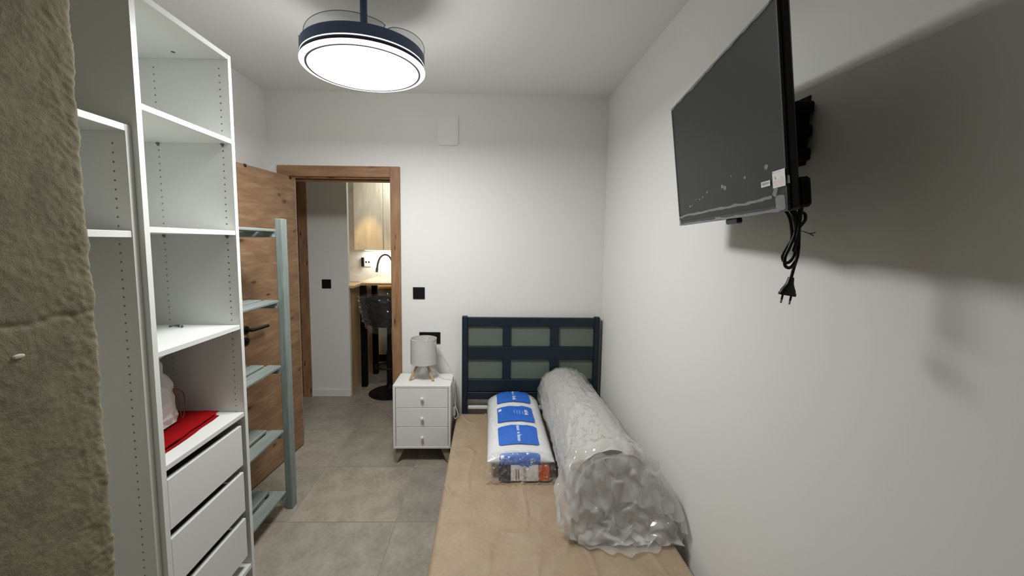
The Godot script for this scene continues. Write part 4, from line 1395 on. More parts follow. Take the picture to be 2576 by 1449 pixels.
func television() -> void:
	var c := Vector3(0.6161, 1.7931, -1.1183)
	var r := Vector3(-0.1506, 0.0015, 0.9886)
	var u := Vector3(-0.1200, 0.9926, -0.0198)
	var nn := r.cross(u).normalized()
	u = nn.cross(r).normalized()
	var t := thing("television", "flat black television tilted out from the right wall", "television", c)
	t.basis = Basis(r, u, nn)
	var W := 0.666
	var H := 0.413
	slab("housing", Vector3(-W / 2, -H / 2, -0.024), Vector3(W / 2, H / 2, -0.004), M.plastic_black, t, 0.006)
	slab("screen_panel", Vector3(-W / 2 + 0.006, -H / 2 + 0.014, -0.004), Vector3(W / 2 - 0.006, H / 2 - 0.006, -0.0015), M.screen, t, 0.0006)
	var bz := Shape.new()
	bz.box(Vector3(0, -H / 2 + 0.007, -0.002), Vector3(W, 0.0138, 0.005), 0.0008)
	bz.box(Vector3(0, H / 2 - 0.003, -0.002), Vector3(W, 0.0058, 0.005), 0.0008)
	bz.box(Vector3(-W / 2 + 0.003, 0.004, -0.002), Vector3(0.0058, H - 0.0205, 0.005), 0.0008)
	bz.box(Vector3(W / 2 - 0.003, 0.004, -0.002), Vector3(0.0058, H - 0.0205, 0.005), 0.0008)
	put("bezel", bz.mesh(), M.plastic_black, t)
	slab("back_module", Vector3(-0.26, -H / 2 + 0.004, -0.050), Vector3(W / 2 - 0.008, -0.142, -0.0245), M.plastic_matte, t, 0.008)
	slab("back_module", Vector3(-0.22, -0.1415, -0.046), Vector3(0.18, 0.08, -0.0245), M.plastic_matte, t, 0.01)
	slab("receiver_window", Vector3(0.030, -H / 2 - 0.014, -0.020), Vector3(0.098, -H / 2 + 0.001, -0.006), M.plastic_black, t, 0.003)
	# maker's lettering: an unreadable tiny pale row of marks
	var lg := Shape.new()
	for k in 6:
		lg.box(Vector3(-0.014 + k * 0.0058, -H / 2 + 0.0072, 0.0009), Vector3(0.0035, 0.0042 if k != 0 else 0.006, 0.0006), 0.0)
	put("maker_mark", lg.mesh(), M.grey_mark, t)
	# protective film: a clear sheet over the front, lifted and cloudy along its borders
	var fm := Shape.new()
	fm.quad(Vector3(-W / 2, -H / 2, 0.0016), Vector3(W / 2, -H / 2, 0.0016), Vector3(W / 2, H / 2, 0.0016), Vector3(-W / 2, H / 2, 0.0016), Vector3(0, 0, 1))
	put("protective_film", fm.mesh(), M.film_tv, t)
	var n := noise(9.0, 611, 3)
	var loose := func(path: Array, w0: float, wave: float) -> void:
		var top := []
		var bot := []
		for k in path.size() - 1:
			for s in 14:
				var p: Vector2 = (path[k] as Vector2).lerp(path[k + 1], s / 14.0)
				var d: Vector2 = ((path[k + 1] as Vector2) - path[k]).normalized()
				var o := Vector2(-d.y, d.x)
				var w := w0 * (0.7 + 1.2 * absf(n.get_noise_2d(p.x * 3.0, p.y * 3.0)))
				var c0 := p + o * wave * n.get_noise_2d(p.x * 1.5 + 7.0, p.y)
				var lim := func(q: Vector2) -> Vector2: return Vector2(clampf(q.x, -W / 2 + 0.0005, W / 2 - 0.0005), clampf(q.y, -H / 2 + 0.0005, H / 2 - 0.0005))
				var a: Vector2 = lim.call(c0 + o * w)
				var b: Vector2 = lim.call(c0 - o * w)
				top.append(Vector3(a.x, a.y, 0.0021))
				bot.append(Vector3(b.x, b.y, 0.0021))
		var g := Shape.new()
		g.grid([top, bot], false, true)
		var m := put("film_crease", g.mesh(), M.film_tv_loose, t)
		m.set_meta("kind", "stuff")
	var hw := W / 2
	var hh := H / 2
	loose.call([Vector2(-hw + 0.005, -hh + 0.030), Vector2(-0.05, -hh + 0.033), Vector2(0.18, -hh + 0.031), Vector2(hw - 0.045, -hh + 0.034)], 0.0035, 0.004)
	loose.call([Vector2(-hw, -hh + 0.003), Vector2(-0.05, -hh + 0.003), Vector2(hw, -hh + 0.004)], 0.0028, 0.002)
	loose.call([Vector2(hw - 0.045, -hh + 0.034), Vector2(hw - 0.030, -hh + 0.060), Vector2(hw - 0.026, -hh + 0.085)], 0.0050, 0.002)
	loose.call([Vector2(hw - 0.040, -hh + 0.018), Vector2(hw - 0.004, -hh + 0.020)], 0.013, 0.002)
	loose.call([Vector2(-hw + 0.004, -hh + 0.012), Vector2(-hw + 0.022, -hh + 0.013)], 0.010, 0.002)
	loose.call([Vector2(-hw + 0.004, hh - 0.006), Vector2(0.0, hh - 0.004), Vector2(hw, hh - 0.003)], 0.0045, 0.004)
	loose.call([Vector2(-hw + 0.002, hh - 0.004), Vector2(-hw + 0.005, hh - 0.07)], 0.0035, 0.001)
	for q: Array in [[-0.21, -0.148, 0.0045], [-0.19, -0.147, 0.003], [-0.12, -0.135, 0.003], [-0.095, -0.130, 0.0032], [-0.06, -0.120, 0.004], [0.045, -0.118, 0.006], [0.06, -0.124, 0.007], [0.17, -0.115, 0.004], [0.265, -0.108, 0.006], [-0.15, -0.13, 0.0025], [0.10, -0.10, 0.0025]]:
		var pl := PackedVector2Array()
		for k in 11:
			var a := TAU * k / 11.0
			pl.append(Vector2(cos(a) * q[2] * 1.5, sin(a) * q[2]) * (0.75 + 0.5 * absf(n.get_noise_2d(q[0] * 9.0 + k, q[1]))))
		var g := Shape.new()
		var ci := g.vert(Vector3(q[0], q[1], 0.0021), Vector3(0, 0, 1), Vector2.ZERO)
		for p in pl: g.vert(Vector3(q[0] + p.x, q[1] + p.y, 0.0021), Vector3(0, 0, 1), Vector2.ZERO)
		for k in 11: g.tri(ci, ci + 1 + k, ci + 1 + (k + 1) % 11)
		put("film_bubble", g.mesh(), M.film_tv_loose, t)
	# two stickers
	put("sticker", quadm(Vector2(0.045, 0.034)), M.sticker_big, t, Vector3(0.3105, -0.1395, 0.0030))
	var flap := Shape.new()
	flap.quad(Vector3(0.327, -0.152, 0.0034), Vector3(0.337, -0.153, -0.003), Vector3(0.336, -0.137, -0.003), Vector3(0.326, -0.137, 0.0034), Vector3(0.5, 0, 0.86).normalized())
	put("sticker_flap", flap.mesh(), M.paper, t)
	put("sticker", quadm(Vector2(0.036, 0.0115)), M.sticker_small, t, Vector3(0.2605, -0.143, 0.0030))

	# mount: wall plate, arms and the tilting bracket
	var m := thing("wall_mount", "black steel television wall mount with three stacked arms", "bracket", Vector3(XR, 1.82, -1.06))
	var Q := func(x: float, y: float, z: float) -> Vector3: return Vector3(x - XR, y - 1.82, z + 1.06 - 0.042)
	slab("wall_plate", Q.call(XR - 0.004, 1.735, -1.14), Q.call(XR, 1.915, -1.03), M.plastic_matte, m, 0.001)
	slab("hinge_post", Q.call(0.795, 1.742, -1.062), Q.call(0.838, 1.897, -1.030), M.plastic_matte, m, 0.002)
	for y: Array in [[1.862, 1.894], [1.803, 1.835], [1.744, 1.775]]:
		slab("knuckle", Q.call(0.790, y[0], -1.064), Q.call(0.8395, y[1], -1.008), M.plastic_matte, m, 0.004)
		slab("arm", Q.call(0.655, y[0] + 0.002, -1.085), Q.call(0.792, y[1] - 0.004, -1.060), M.plastic_matte, m, 0.002)
	put("screw_head", lathem([Vector2(0, 0.0), Vector2(0.004, 0.0), Vector2(0.0045, 0.002), Vector2(0.003, 0.004), Vector2(0, 0.0045)], 14), M.steel, m, Q.call(0.806, 1.740, -1.020), Vector3(PI, 0, 0))
	slab("screen_plate", Q.call(0.655, 1.71, -1.19), Q.call(0.664, 1.90, -1.04), M.plastic_matte, m, 0.002)
	slab("cable_tab", Q.call(0.80, 1.897, -1.05), Q.call(0.812, 1.902, -1.04), M.plastic_matte, m, 0.0)

	# mains cord, bundled and hanging with its plug
	var k := thing("power_cord", "black bundled power cord with plug hanging below the television", "power cord", Vector3(0.654, 1.60, -0.85))
	var o := Vector3(0.654, 1.60, -0.85)
	var pth := func(pp: Array) -> Array:
		var out := []
		for p: Array in pp:
			# pixel of the photograph's plane at z = -0.85, metres
			out.append(Vector3(p[0], p[1], -0.85 + (p[2] if p.size() > 2 else 0.0)) - o)
		return out
	var cr := 0.0033
	var strands := [
		[[0.632, 1.612, -0.02], [0.640, 1.585], [0.648, 1.560], [0.650, 1.535], [0.640, 1.513], [0.634, 1.500], [0.636, 1.489], [0.644, 1.483], [0.654, 1.490], [0.660, 1.510], [0.659, 1.54], [0.655, 1.570], [0.650, 1.60, -0.01]],
		[[0.644, 1.612, -0.02], [0.650, 1.58, 0.006], [0.652, 1.548, 0.007], [0.643, 1.517, 0.006], [0.635, 1.496, 0.006], [0.638, 1.478, 0.004], [0.647, 1.4725, 0.004], [0.656, 1.480, 0.004], [0.662, 1.50, 0.006], [0.661, 1.55, 0.006], [0.663, 1.60, 0.0]],
		[[0.655, 1.612, -0.02], [0.656, 1.575, 0.010], [0.655, 1.545, 0.011], [0.652, 1.520, 0.010], [0.651, 1.511, 0.008], [0.655, 1.511, 0.006], [0.657, 1.525, 0.006], [0.658, 1.56, 0.007], [0.668, 1.605, 0.0]],
		[[0.674, 1.618, -0.03], [0.676, 1.605, -0.02], [0.670, 1.582, -0.005], [0.664, 1.560, 0.0], [0.672, 1.564, -0.004], [0.683, 1.576, -0.008], [0.685, 1.588, -0.012], [0.678, 1.594, -0.016], [0.670, 1.590, -0.012], [0.662, 1.565, 0.0], [0.662, 1.540, 0.003], [0.665, 1.520, 0.003], [0.664, 1.495, 0.002], [0.661, 1.475, 0.0], [0.6565, 1.452, 0.0]]]
	for s: Array in strands:
		put("cord_loop", tubem(pth.call(s), cr, 9, 8), M.plastic_black, k)
	put("twist_tie", tubem(pth.call([[0.645, 1.552, 0.012], [0.655, 1.551, 0.016], [0.664, 1.551, 0.010], [0.672, 1.551, 0.004], [0.688, 1.547, 0.0], [0.703, 1.549, -0.002]]), 0.0010, 6, 6), M.plastic_black, k)
	put("twist_tie", tubem(pth.call([[0.688, 1.547, 0.0], [0.694, 1.544, 0.0], [0.698, 1.542, 0.0]]), 0.0010, 6, 4), M.plastic_black, k)
	var pg := Node3D.new()
	pg.name = "plug"
	k.add_child(pg, true)
	pg.position = Vector3(0.6565, 1.452, -0.85) - o
	pg.rotation = Vector3(0.0, 0.0, -0.16)
	var prof := [[0.0, 0.0055, 0.0045], [-0.004, 0.0060, 0.005], [-0.014, 0.0075, 0.0058], [-0.022, 0.0115, 0.0066], [-0.028, 0.0155, 0.0070], [-0.0335, 0.0165, 0.0072], [-0.034, 0.0185, 0.0078], [-0.040, 0.0185, 0.0078], [-0.0405, 0.017, 0.007]]
	var rows := []
	for p: Array in prof:
		var row := []
		for i in 24:
			var a := TAU * i / 24.0
			row.append(Vector3(signf(cos(a)) * pow(absf(cos(a)), 0.7) * p[1], p[0], signf(sin(a)) * pow(absf(sin(a)), 0.7) * p[2]))
		rows.append(row)
	var gp := Shape.new()
	gp.grid(rows, true, false)
	var ci := gp.vert(Vector3(0, -0.0405, 0), Vector3.DOWN, Vector2.ZERO)
	for i in 24: gp.vert(rows[-1][i], Vector3.DOWN, Vector2.ZERO)
	for i in 24: gp.tri(ci, ci + 1 + i, ci + 1 + (i + 1) % 24)
	put("plug_body", gp.mesh(), M.plastic_black, pg)
	for sx in [-1.0, 1.0]:
		var pin := Shape.new()
		pin.lathe([Vector2(0, -0.059), Vector2(0.0014, -0.0588), Vector2(0.0021, -0.057), Vector2(0.0021, -0.0505)], 12, Vector3(sx * 0.0095, 0, 0))
		put("pin_tip", pin.mesh(), M.steel, pg)
		var sl := Shape.new()
		sl.lathe([Vector2(0.0021, -0.0505), Vector2(0.0022, -0.0505), Vector2(0.0022, -0.040)], 12, Vector3(sx * 0.0095, 0, 0))
		put("pin_sleeve", sl.mesh(), M.plastic_black, pg)


func quadm(s: Vector2) -> ArrayMesh:
	var g := Shape.new()
	g.quad(Vector3(-s.x / 2, -s.y / 2, 0), Vector3(s.x / 2, -s.y / 2, 0), Vector3(s.x / 2, s.y / 2, 0), Vector3(-s.x / 2, s.y / 2, 0), Vector3(0, 0, 1), Vector2(0, 1), Vector2(1, 1), Vector2(1, 0), Vector2(0, 0))
	return g.mesh()


func stickers() -> void:
	var im := Image.create(128, 96, false, Image.FORMAT_RGB8)
	im.fill(Color(0.90, 0.885, 0.86))
	im.fill_rect(Rect2i(5, 5, 7, 7), Color(0.25, 0.25, 0.27))
	im.fill_rect(Rect2i(16, 8, 70, 2), Color(0.62, 0.60, 0.58))
	# a falling screen and a figure, as two small drawings
	for k in 22:
		im.fill_rect(Rect2i(22 + k / 3, 26 + k, 3 + k / 3, 1), Color(0.42, 0.42, 0.43))
	im.fill_rect(Rect2i(34, 34, 2, 14), Color(0.55, 0.55, 0.55))
	for k in 18:
		im.set_pixel(80 + k, 38 + k / 2, Color(0.5, 0.5, 0.5))
		im.set_pixel(80 + k, 47, Color(0.5, 0.5, 0.5))
		im.set_pixel(80 + k / 5, 38 + k / 2, Color(0.5, 0.5, 0.5))
	var r := RandomNumberGenerator.new()
	r.seed = 8
	for l in 7:
		var x := 8
		while x < 100:
			var w := r.randi_range(3, 9)
			im.fill_rect(Rect2i(x, 58 + l * 5, w, 2), Color(0.87, 0.66, 0.60))
			x += w + 2
	M.sticker_big = mat(Color.WHITE, 0.6)
	M.sticker_big.albedo_texture = tex(im)
	var b := Image.create(128, 40, false, Image.FORMAT_RGB8)
	b.fill(Color(0.86, 0.87, 0.87))
	for l in 2:
		var x := 8
		while x < 116:
			var w := r.randi_range(2, 5)
			b.fill_rect(Rect2i(x, 6, w, 2), Color(0.3, 0.3, 0.3))
			x += w + 2
	var x := 10
	while x < 116:
		var w := r.randi_range(1, 3)
		b.fill_rect(Rect2i(x, 11, w, 14), Color(0.16, 0.16, 0.17))
		x += w + r.randi_range(1, 3)
	for k in 12:
		b.fill_rect(Rect2i(24 + k * 7, 29, 4, 3), Color(0.35, 0.35, 0.36))
	M.sticker_small = mat(Color.WHITE, 0.6)
	M.sticker_small.albedo_texture = tex(b)
	M.grey_mark = mat(Color(0.62, 0.64, 0.65), 0.4)
	M.grey_box = mat(Color(0.66, 0.665, 0.655), 0.6)


# ------------------------------------------------------------------ fan light

func fan_light() -> void:
	var c := Vector3(-0.528, 2.2325, -1.76)
	var t := thing("fan_light", "round dark blue ceiling fan light with clear folded blades", "ceiling light", c)
	# heights above the lower face
	put("diffuser_ring", lathem([Vector2(0.2295, -0.0005), Vector2(0.246, 0.001), Vector2(0.250, 0.005), Vector2(0.250, 0.009), Vector2(0.246, 0.012), Vector2(0.2295, 0.012)], 96), M.lens, t)
	put("trim_ring", lathem([Vector2(0.2215, 0.002), Vector2(0.2215, -0.0015), Vector2(0.2295, -0.0015), Vector2(0.2295, 0.002)], 96), M.fan_ring, t)
	put("diffuser", lathem([Vector2(0.0, -0.001), Vector2(0.2213, -0.001), Vector2(0.2213, 0.004), Vector2(0.0, 0.004)], 96), M.lens, t)
	put("recess", lathem([Vector2(0.240, 0.012), Vector2(0.238, 0.024), Vector2(0.2466, 0.0245)], 96), M.fan_recess, t)
	put("light_slit", lathem([Vector2(0.2466, 0.0245), Vector2(0.2466, 0.029)], 96), M.lens, t)
	put("housing", lathem([Vector2(0.2, 0.029), Vector2(0.2466, 0.029), Vector2(0.2475, 0.031), Vector2(0.2475, 0.068), Vector2(0.244, 0.072), Vector2(0.09, 0.076), Vector2(0.06, 0.09), Vector2(0.03, 0.094), Vector2(0.0, 0.094)], 96), M.fan_blue, t)
	put("rod", lathem([Vector2(0.0145, 0.09), Vector2(0.0145, 0.315)], 24), M.fan_blue, t)
	put("canopy", lathem([Vector2(0.0, 0.310), Vector2(0.04, 0.310), Vector2(0.052, 0.314), Vector2(0.054, 0.3248), Vector2(0.0, 0.3248)], 40), M.fan_blue, t)
	# four clear blades folded in over the housing
	for k in 4:
		var a0: float = [0.97, -0.66, 2.66, 4.26][k]
		var top := []
		var rim := []
		for j in 25:
			var s := j / 24.0
			var a := a0 + s * 1.56
			var ro := 0.247 - 0.012 * pow(s, 6.0)
			var ri := lerpf(0.12, 0.215, pow(s, 2.0)) if s > 0.1 else lerpf(0.2, 0.12, s * 10.0)
			ri = minf(ri, ro - 0.002)
			var row := []
			for i in 7:
				var q := i / 6.0
				var rr := lerpf(ri, ro, q)
				row.append(Vector3(cos(a) * rr, 0.079 + 0.026 * q * pow(sin(s * PI), 0.6), sin(a) * rr))
			top.append(row)
			rim.append(row[6])
		for j in range(24, -1, -1): rim.append(top[j][0])
		rim.append(rim[0])
		var g := Shape.new()
		g.grid(top, false, true)
		var bl := put("blade", g.mesh(), M.blade, t)
		put("blade_rim", tubem(rim, 0.0013, 5, 1), M.blade_rim, bl)
	# the light of the LED board behind the diffuser, and what leaves by the slit and the ring's side
	area("fan_light_panel", c + Vector3(0, -0.006, 0), Vector3.DOWN, Vector2(0.40, 0.40), LAMP_E, LAMP_C)
	for k in 24:
		var a := TAU * k / 24.0
		area("fan_light_slit", c + Vector3(cos(a) * 0.2472, 0.0267, sin(a) * 0.2472), Vector3(cos(a), 0.0, sin(a)), Vector2(0.0645, 0.003), SLIT_E, LAMP_C)


const LAMP_E := 2.85
const SLIT_E := 0.022
const LAMP_C := Color(0.99, 0.995, 1.0)


# ------------------------------------------------------------------ small wall fittings

func fittings() -> void:
	var v := thing("wall_cover", "white rounded blank cover plate high on the back wall", "cover plate", Vector3(-0.297, 2.2, ZB))
	var poly := PackedVector2Array()
	for k in 4:
		var cx: float = [0.055, -0.055, -0.055, 0.055][k]
		var cy: float = [0.190, 0.190, 0.022, 0.022][k]
		for s in 6:
			var a: float = PI / 2 * k + PI / 2 * s / 5.0
			poly.append(Vector2(cx + cos(a) * 0.018, cy + sin(a) * 0.018))
	var g := Shape.new()
	g.prism(poly, Vector3(0, 0, 0), Vector3.RIGHT, Vector3.UP, Vector3(0, 0, 0.013))
	put("plate", g.mesh(), M.white_paint, v)
	var g2 := Shape.new()
	var poly2 := PackedVector2Array()
	for p in poly: poly2.append(Vector2(p.x * 0.9, (p.y - 0.106) * 0.93 + 0.106))
	g2.prism(poly2, Vector3(0, 0, 0.013), Vector3.RIGHT, Vector3.UP, Vector3(0, 0, 0.0015))
	put("raised_face", g2.mesh(), M.white_paint, v)
	switch_plate("light_switch", Vector3(-0.5105, 1.145, ZB), 0.0, "black square switch on the wall beside the door frame", 1)
	switch_plate("double_socket", Vector3(-0.4315, 0.811, ZB), 0.0, "black double socket behind the table lamp", 2)
	switch_plate("light_switch", Vector3(-1.549, 1.109, -3.83), 0.0, "black square switch on the corridor wall beyond the door", 1)


func switch_plate(called: String, at: Vector3, turn: float, label: String, n: int) -> void:
	var t := thing(called, label, "socket" if n == 2 else "switch", at, turn)
	var w := 0.086 if n == 1 else 0.155
	slab("plate", Vector3(-w / 2, -0.043, 0), Vector3(w / 2, 0.043, 0.008), M.black, t, 0.002)
	for k in n:
		var cx := (k - (n - 1) / 2.0) * 0.071
		if n == 1:
			slab("rocker", Vector3(cx - 0.031, -0.031, 0.008), Vector3(cx + 0.031, 0.031, 0.011), M.black, t, 0.0015)
		else:
			put("socket_well", lathem([Vector2(0.021, 0.0105), Vector2(0.0195, 0.0105), Vector2(0.0195, 0.0085), Vector2(0, 0.0085)], 28), M.black, t, Vector3(cx, 0, 0), Vector3(PI / 2, 0, 0))


# ------------------------------------------------------------------ corridor and kitchen beyond the door

func beyond() -> void:
	var cz := -3.83
	# shell
	struct("wall_corridor", boxm(Vector3(0.375, 2.5, 0.04), 0.0), M.wall, Vector3(-1.528, 1.25, cz - 0.02))
	struct("wall_hall_end", boxm(Vector3(0.1, 2.5, 2.6), 0.0), M.wall, Vector3(-2.45, 1.25, -4.1))
	struct("wall_kitchen", boxm(Vector3(4.2, 2.5, 0.12), 0.0), M.wall, Vector3(-0.4, 1.25, -5.38))
	struct("wall_kitchen_side", boxm(Vector3(0.1, 2.5, 2.6), 0.0), M.wall, Vector3(1.6, 1.25, -4.1))
	struct("ceiling_corridor", boxm(Vector3(4.2, 0.1, 2.5), 0.0), M.ceiling, Vector3(-0.4, 2.5, -4.22))
	struct("baseboard_corridor", boxm(Vector3(0.375, 0.074, 0.012), 0.003), M.white_paint, Vector3(-1.528, 0.037, cz + 0.006))
	# a second door frame in the corridor wall
	var t := structs("trim_2")
	slab("architrave", Vector3(-1.795, 0, cz - 0.01), Vector3(-1.7165, 2.072, cz + 0.018), M.oak_frame, t, 0.003, 1)
	slab("header", Vector3(-2.38, 2.0, cz - 0.01), Vector3(-1.7955, 2.072, cz + 0.016), M.oak_frame, t, 0.003, 0)
	slab("lining", Vector3(-1.82, 0, cz - 0.12), Vector3(-1.795, 2.0, cz - 0.011), M.oak_frame, t, 0.002, 1)
	var d2 := structs("door_2")
	slab("leaf", Vector3(-2.38, 0.008, cz - 0.06), Vector3(-1.8215, 1.995, cz - 0.022), M.oak_frame, d2, 0.002, 0)
	struct("wall_over_door", boxm(Vector3(0.70, 0.44, 0.12), 0.0), M.wall, Vector3(-2.07, 2.29, cz - 0.06))
	# kitchen wall tiles
	var sp := structs("wall_splashback")
	for j in 4:
		for i in 4:
			var x0 := -2.10 + i * 0.62
			var y0 := 0.98 + j * 0.405
			slab("tile", Vector3(x0 + 0.001, y0 + 0.001, -5.32), Vector3(x0 + 0.619, minf(y0 + 0.404, 2.44), -5.311), M.marble, sp, 0.0006)
	# base cupboards along that wall with their worktop, sink tap and socket
	for k in 2:
		var x0 := -2.10 + k * 0.66
		var cu := thing("base_cabinet", ["pale wood kitchen base cabinet under the worktop by the corner", "pale wood kitchen base cabinet under the curved tap"][k], "cabinet", Vector3(x0 + 0.33, 0, -5.05), 0.0, "kitchen base cabinets")
		slab("carcass", Vector3(-0.326, 0.1, -0.255), Vector3(0.326, 0.938, 0.10), M.kitchen_wood, cu, 0.002, 1)
		slab("door", Vector3(-0.324, 0.104, 0.1005), Vector3(0.324, 0.934, 0.1195), M.kitchen_wood, cu, 0.002, 1)
		slab("kick_board", Vector3(-0.326, 0.0, -0.255), Vector3(0.326, 0.099, 0.06), M.black_soft, cu, 0.001)
	var wt := slab("worktop", Vector3(-2.10, 0.94, -5.31), Vector3(-0.75, 0.975, -4.90), M.counter_wood, self, 0.003, 0)
	tag(wt, "light wood kitchen worktop running along the tiled wall", "worktop")
	var tap := thing("kitchen_tap", "grey gooseneck kitchen tap standing behind the bar counter", "tap", Vector3(-1.235, 0.976, -5.14))
	put("tap_base", lathem([Vector2(0.026, 0), Vector2(0.026, 0.012), Vector2(0.016, 0.02), Vector2(0.0155, 0.10), Vector2(0.0, 0.10)], 24), M.tap_grey, tap)
	put("spout", tubem([Vector3(0, 0.09, 0), Vector3(0, 0.24, 0), Vector3(-0.012, 0.31, 0.0), Vector3(-0.05, 0.362, 0.0), Vector3(-0.105, 0.372, 0.0), Vector3(-0.155, 0.335, 0.0), Vector3(-0.185, 0.26, 0.0), Vector3(-0.195, 0.20, 0.0)], 0.0125, 14, 8), M.tap_grey, tap)
	put("spray_head", tubem([Vector3(-0.195, 0.205, 0), Vector3(-0.202, 0.15, 0)], 0.0165, 14, 2), M.tap_grey, tap)
	put("lever", tubem([Vector3(0.014, 0.06, 0), Vector3(0.05, 0.07, 0.01), Vector3(0.09, 0.09, 0.02)], 0.006, 8, 4), M.tap_grey, tap)
	var so := thing("kitchen_socket", "white double socket with dark holes on the kitchen tiles", "socket", Vector3(-1.605, 1.245, -5.311))
	slab("plate", Vector3(-0.040, -0.060, 0), Vector3(0.045, 0.060, 0.008), M.white_paint, so, 0.002)
	slab("side_box", Vector3(-0.072, -0.060, 0), Vector3(-0.0405, 0.060, 0.03), M.black, so, 0.002)
	for x: float in [-0.015, 0.022]:
		put("socket_well", lathem([Vector2(0.0, 0.0095), Vector2(0.011, 0.0095), Vector2(0.011, 0.008)], 20), M.black, so, Vector3(x, 0, 0), Vector3(PI / 2, 0, 0))
	# wall cupboards with a LED strip under them
	for k in 2:
		var x0: float = [-1.655, -1.305][k]
		var x1: float = [-1.3075, -0.75][k]
		var zf: float = [-4.960, -4.985][k]
		var wc := thing("wall_cabinet", ["pale grey-wood kitchen wall cabinet beside the white tiles", "darker edge kitchen wall cabinet above the tap"][k], "cabinet", Vector3(x0, 1.41, -5.31))
		slab("carcass", Vector3(0, 0, 0.0), Vector3(x1 - x0, 1.0, zf + 5.31 - 0.0205), M.kitchen_wood, wc, 0.002, 1)
		slab("door", Vector3(0.001, 0.001, zf + 5.31 - 0.02), Vector3(x1 - x0 - 0.001, 0.999, zf + 5.31), M.kitchen_wood, wc, 0.0015, 1, Vector2(0.2, 0.4 * k))
	var led := slab("cabinet_light", Vector3(-1.60, 1.400, -5.22), Vector3(-0.80, 1.4095, -5.20), M.led, self, 0.001)
	tag(led, "white light strip fixed under the kitchen wall cabinets", "light strip")
	area("cabinet_light_strip", Vector3(-1.20, 1.397, -5.21), Vector3.DOWN, Vector2(0.8, 0.02), 0.5, Color(0.97, 1.0, 0.98))
	# bar counter with black legs
	var bar := thing("bar_counter", "high wooden bar counter on square black legs in the kitchen", "bar counter", Vector3(-1.0, 0, -4.45))
	slab("bar_top", Vector3(-0.36, 1.066, -0.43), Vector3(0.75, 1.093, 0.355), M.counter_wood, bar, 0.003, 0)
	slab("side_panel", Vector3(-0.375, 0.0, -0.43), Vector3(-0.352, 1.0655, 0.615), M.counter_wood, bar, 0.002, 1)
	slab("top_return", Vector3(-0.375, 1.066, 0.356), Vector3(-0.3, 1.093, 0.615), M.counter_wood, bar, 0.003, 2)
	for z: float in [0.315, -0.095]:
		slab("leg", Vector3(-0.318, 0, z), Vector3(-0.262, 1.0655, z + 0.055), M.black_soft, bar, 0.003)
		slab("leg", Vector3(0.62, 0, z), Vector3(0.675, 1.0655, z + 0.055), M.black_soft, bar, 0.003)
	bar_stool(Vector3(-0.985, 0, -3.93), 0.0, "black bar stool still wrapped in clear plastic by the doorway", true)
	bar_stool(Vector3(-0.93, 0, -4.60), 0.6, "black bar stool standing farther back behind the wrapped one", false)
	# two lamps out of sight: the kitchen ceiling panel and the downlight that washes the wall cabinet
	var kp := slab("kitchen_ceiling_panel", Vector3(-1.25, 2.43, -4.86), Vector3(-0.70, 2.449, -4.31), M.led, self, 0.003)
	tag(kp, "square white kitchen ceiling light panel beyond the doorway", "ceiling light")
	area("kitchen_ceiling_panel_light", Vector3(-0.975, 2.425, -4.585), Vector3.DOWN, Vector2(0.51, 0.51), 1.15, Color(1.0, 0.99, 0.95))
	var dl := put("downlight", lathem([Vector2(0.0, 0.002), Vector2(0.035, 0.002), Vector2(0.036, 0.0), Vector2(0.045, 0.0), Vector2(0.045, 0.012), Vector2(0, 0.012)], 32), M.led_warm, self, Vector3(-1.47, 2.437, -4.72))
	tag(dl, "small warm round downlight in the kitchen ceiling", "downlight")
	var s := SpotLight3D.new()
	s.name = "downlight_beam"
	add_child(s)
	s.position = Vector3(-1.47, 2.425, -4.72)
	s.basis = Basis.looking_at(Vector3(0, -1, -0.0), Vector3.BACK)
	s.spot_angle = 23.0
	s.spot_angle_attenuation = 0.4
	s.light_energy = 1.8
	s.light_size = 0.02
	s.light_color = Color(1.0, 0.80, 0.50)
	s.spot_range = 8.0
	s.shadow_enabled = true


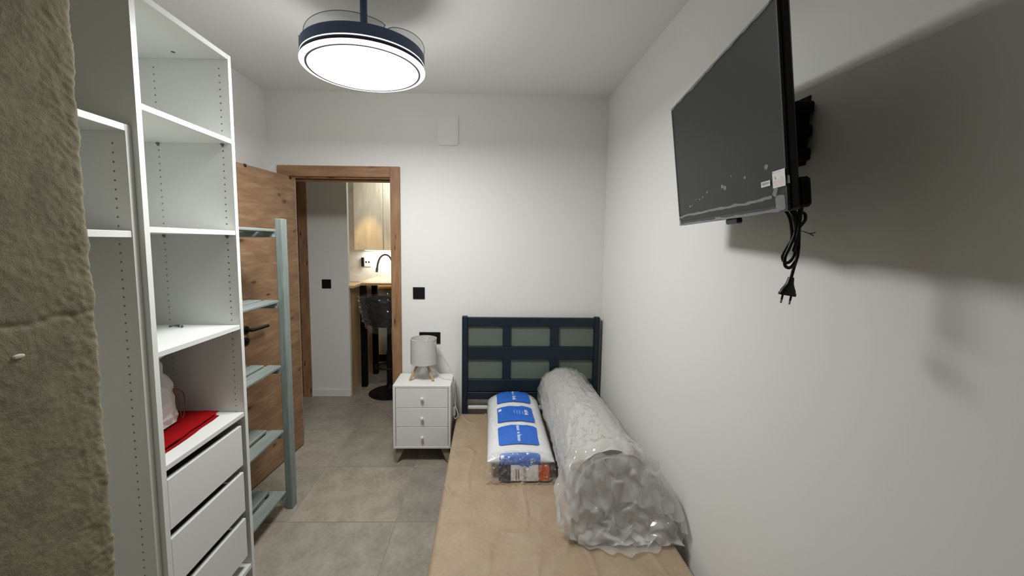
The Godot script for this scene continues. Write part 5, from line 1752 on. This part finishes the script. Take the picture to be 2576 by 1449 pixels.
func bar_stool(at: Vector3, turn: float, label: String, wrapped: bool) -> void:
	var t := thing("bar_stool", label, "stool", at, turn, "black bar stools")
	put("base", lathem([Vector2(0.0, 0.0), Vector2(0.205, 0.0), Vector2(0.207, 0.006), Vector2(0.19, 0.014), Vector2(0.10, 0.03), Vector2(0.045, 0.055), Vector2(0.034, 0.09), Vector2(0.0, 0.09)], 56), M.black, t)
	put("column", lathem([Vector2(0.029, 0.06), Vector2(0.029, 0.42), Vector2(0.022, 0.42), Vector2(0.022, 0.70)], 28), M.black, t)
	var ring := []
	for k in 33:
		var a := TAU * k / 32.0
		ring.append(Vector3(cos(a) * 0.115, 0.30, 0.075 + sin(a) * 0.105))
	put("foot_ring", tubem(ring, 0.009, 8, 1), M.black, t)
	put("foot_clamp", lathem([Vector2(0.03, 0.285), Vector2(0.036, 0.285), Vector2(0.036, 0.318), Vector2(0.03, 0.318)], 24), M.black, t)
	# curved bucket seat: cushion and wrap-round low back
	put("seat_cushion", lathem([Vector2(0.0, 0.70), Vector2(0.17, 0.70), Vector2(0.195, 0.715), Vector2(0.20, 0.75), Vector2(0.185, 0.775), Vector2(0.0, 0.785)], 48), M.black_soft, t)
	var rows := []
	for j in 11:
		var row := []
		for i in 41:
			var a := -0.35 + (PI + 0.7) * i / 40.0
			var s := j / 10.0
			var yy := 0.715 + s * (0.17 + 0.13 * pow(maxf(0.0, sin(a)), 0.7))
			var r := 0.205 + 0.022 * s
			row.append(Vector3(cos(a) * r, yy, sin(a) * r))
		rows.append(row)
	var rows2 := []
	for j in 11:
		var row := []
		for i in 41:
			var p: Vector3 = rows[10 - j][i]
			var d := Vector3(p.x, 0, p.z).normalized()
			row.append(p - d * 0.022)
		rows2.append(row)
	var g := Shape.new()
	g.grid(rows + rows2, false, true)
	put("backrest", g.mesh(), M.black_soft, t)
	if wrapped:
		var n := noise(5.0, 801, 3)
		var rw := []
		for j in 25:
			var row := []
			var s := j / 24.0
			for i in 64:
				var a := TAU * i / 64.0
				var k := 0.028 * absf(n.get_noise_3d(cos(a) * 1.5, s * 2.0, sin(a) * 1.5)) + 0.02 * n.get_noise_3d(cos(a) * 3.0, s * 4.0, sin(a) * 3.0)
				var r := 0.238 + 0.015 * sin(s * PI) + k - 0.05 * pow(1.0 - s, 3.0)
				if cos(a) < -0.75: r += 0.045 * pow(s, 2.0)
				row.append(Vector3(cos(a) * r, 0.64 + s * 0.40 * (0.85 + 0.15 * sin(a)) + 0.012 * n.get_noise_2d(a, s), sin(a) * r))
			rw.append(row)
		var gw := Shape.new()
		gw.grid(rw, true, true)
		put("plastic_wrap", gw.mesh(), M.film_stool, t)


func _ready() -> void:
	rng.seed = 20
	camera_and_light()
	materials()
	M.film_stool = film(0.025, 0.08)
	stickers()
	room()
	beyond()
	bed()
	wardrobes()
	television()
	fan_light()
	nightstand()
	rack()
	fittings()
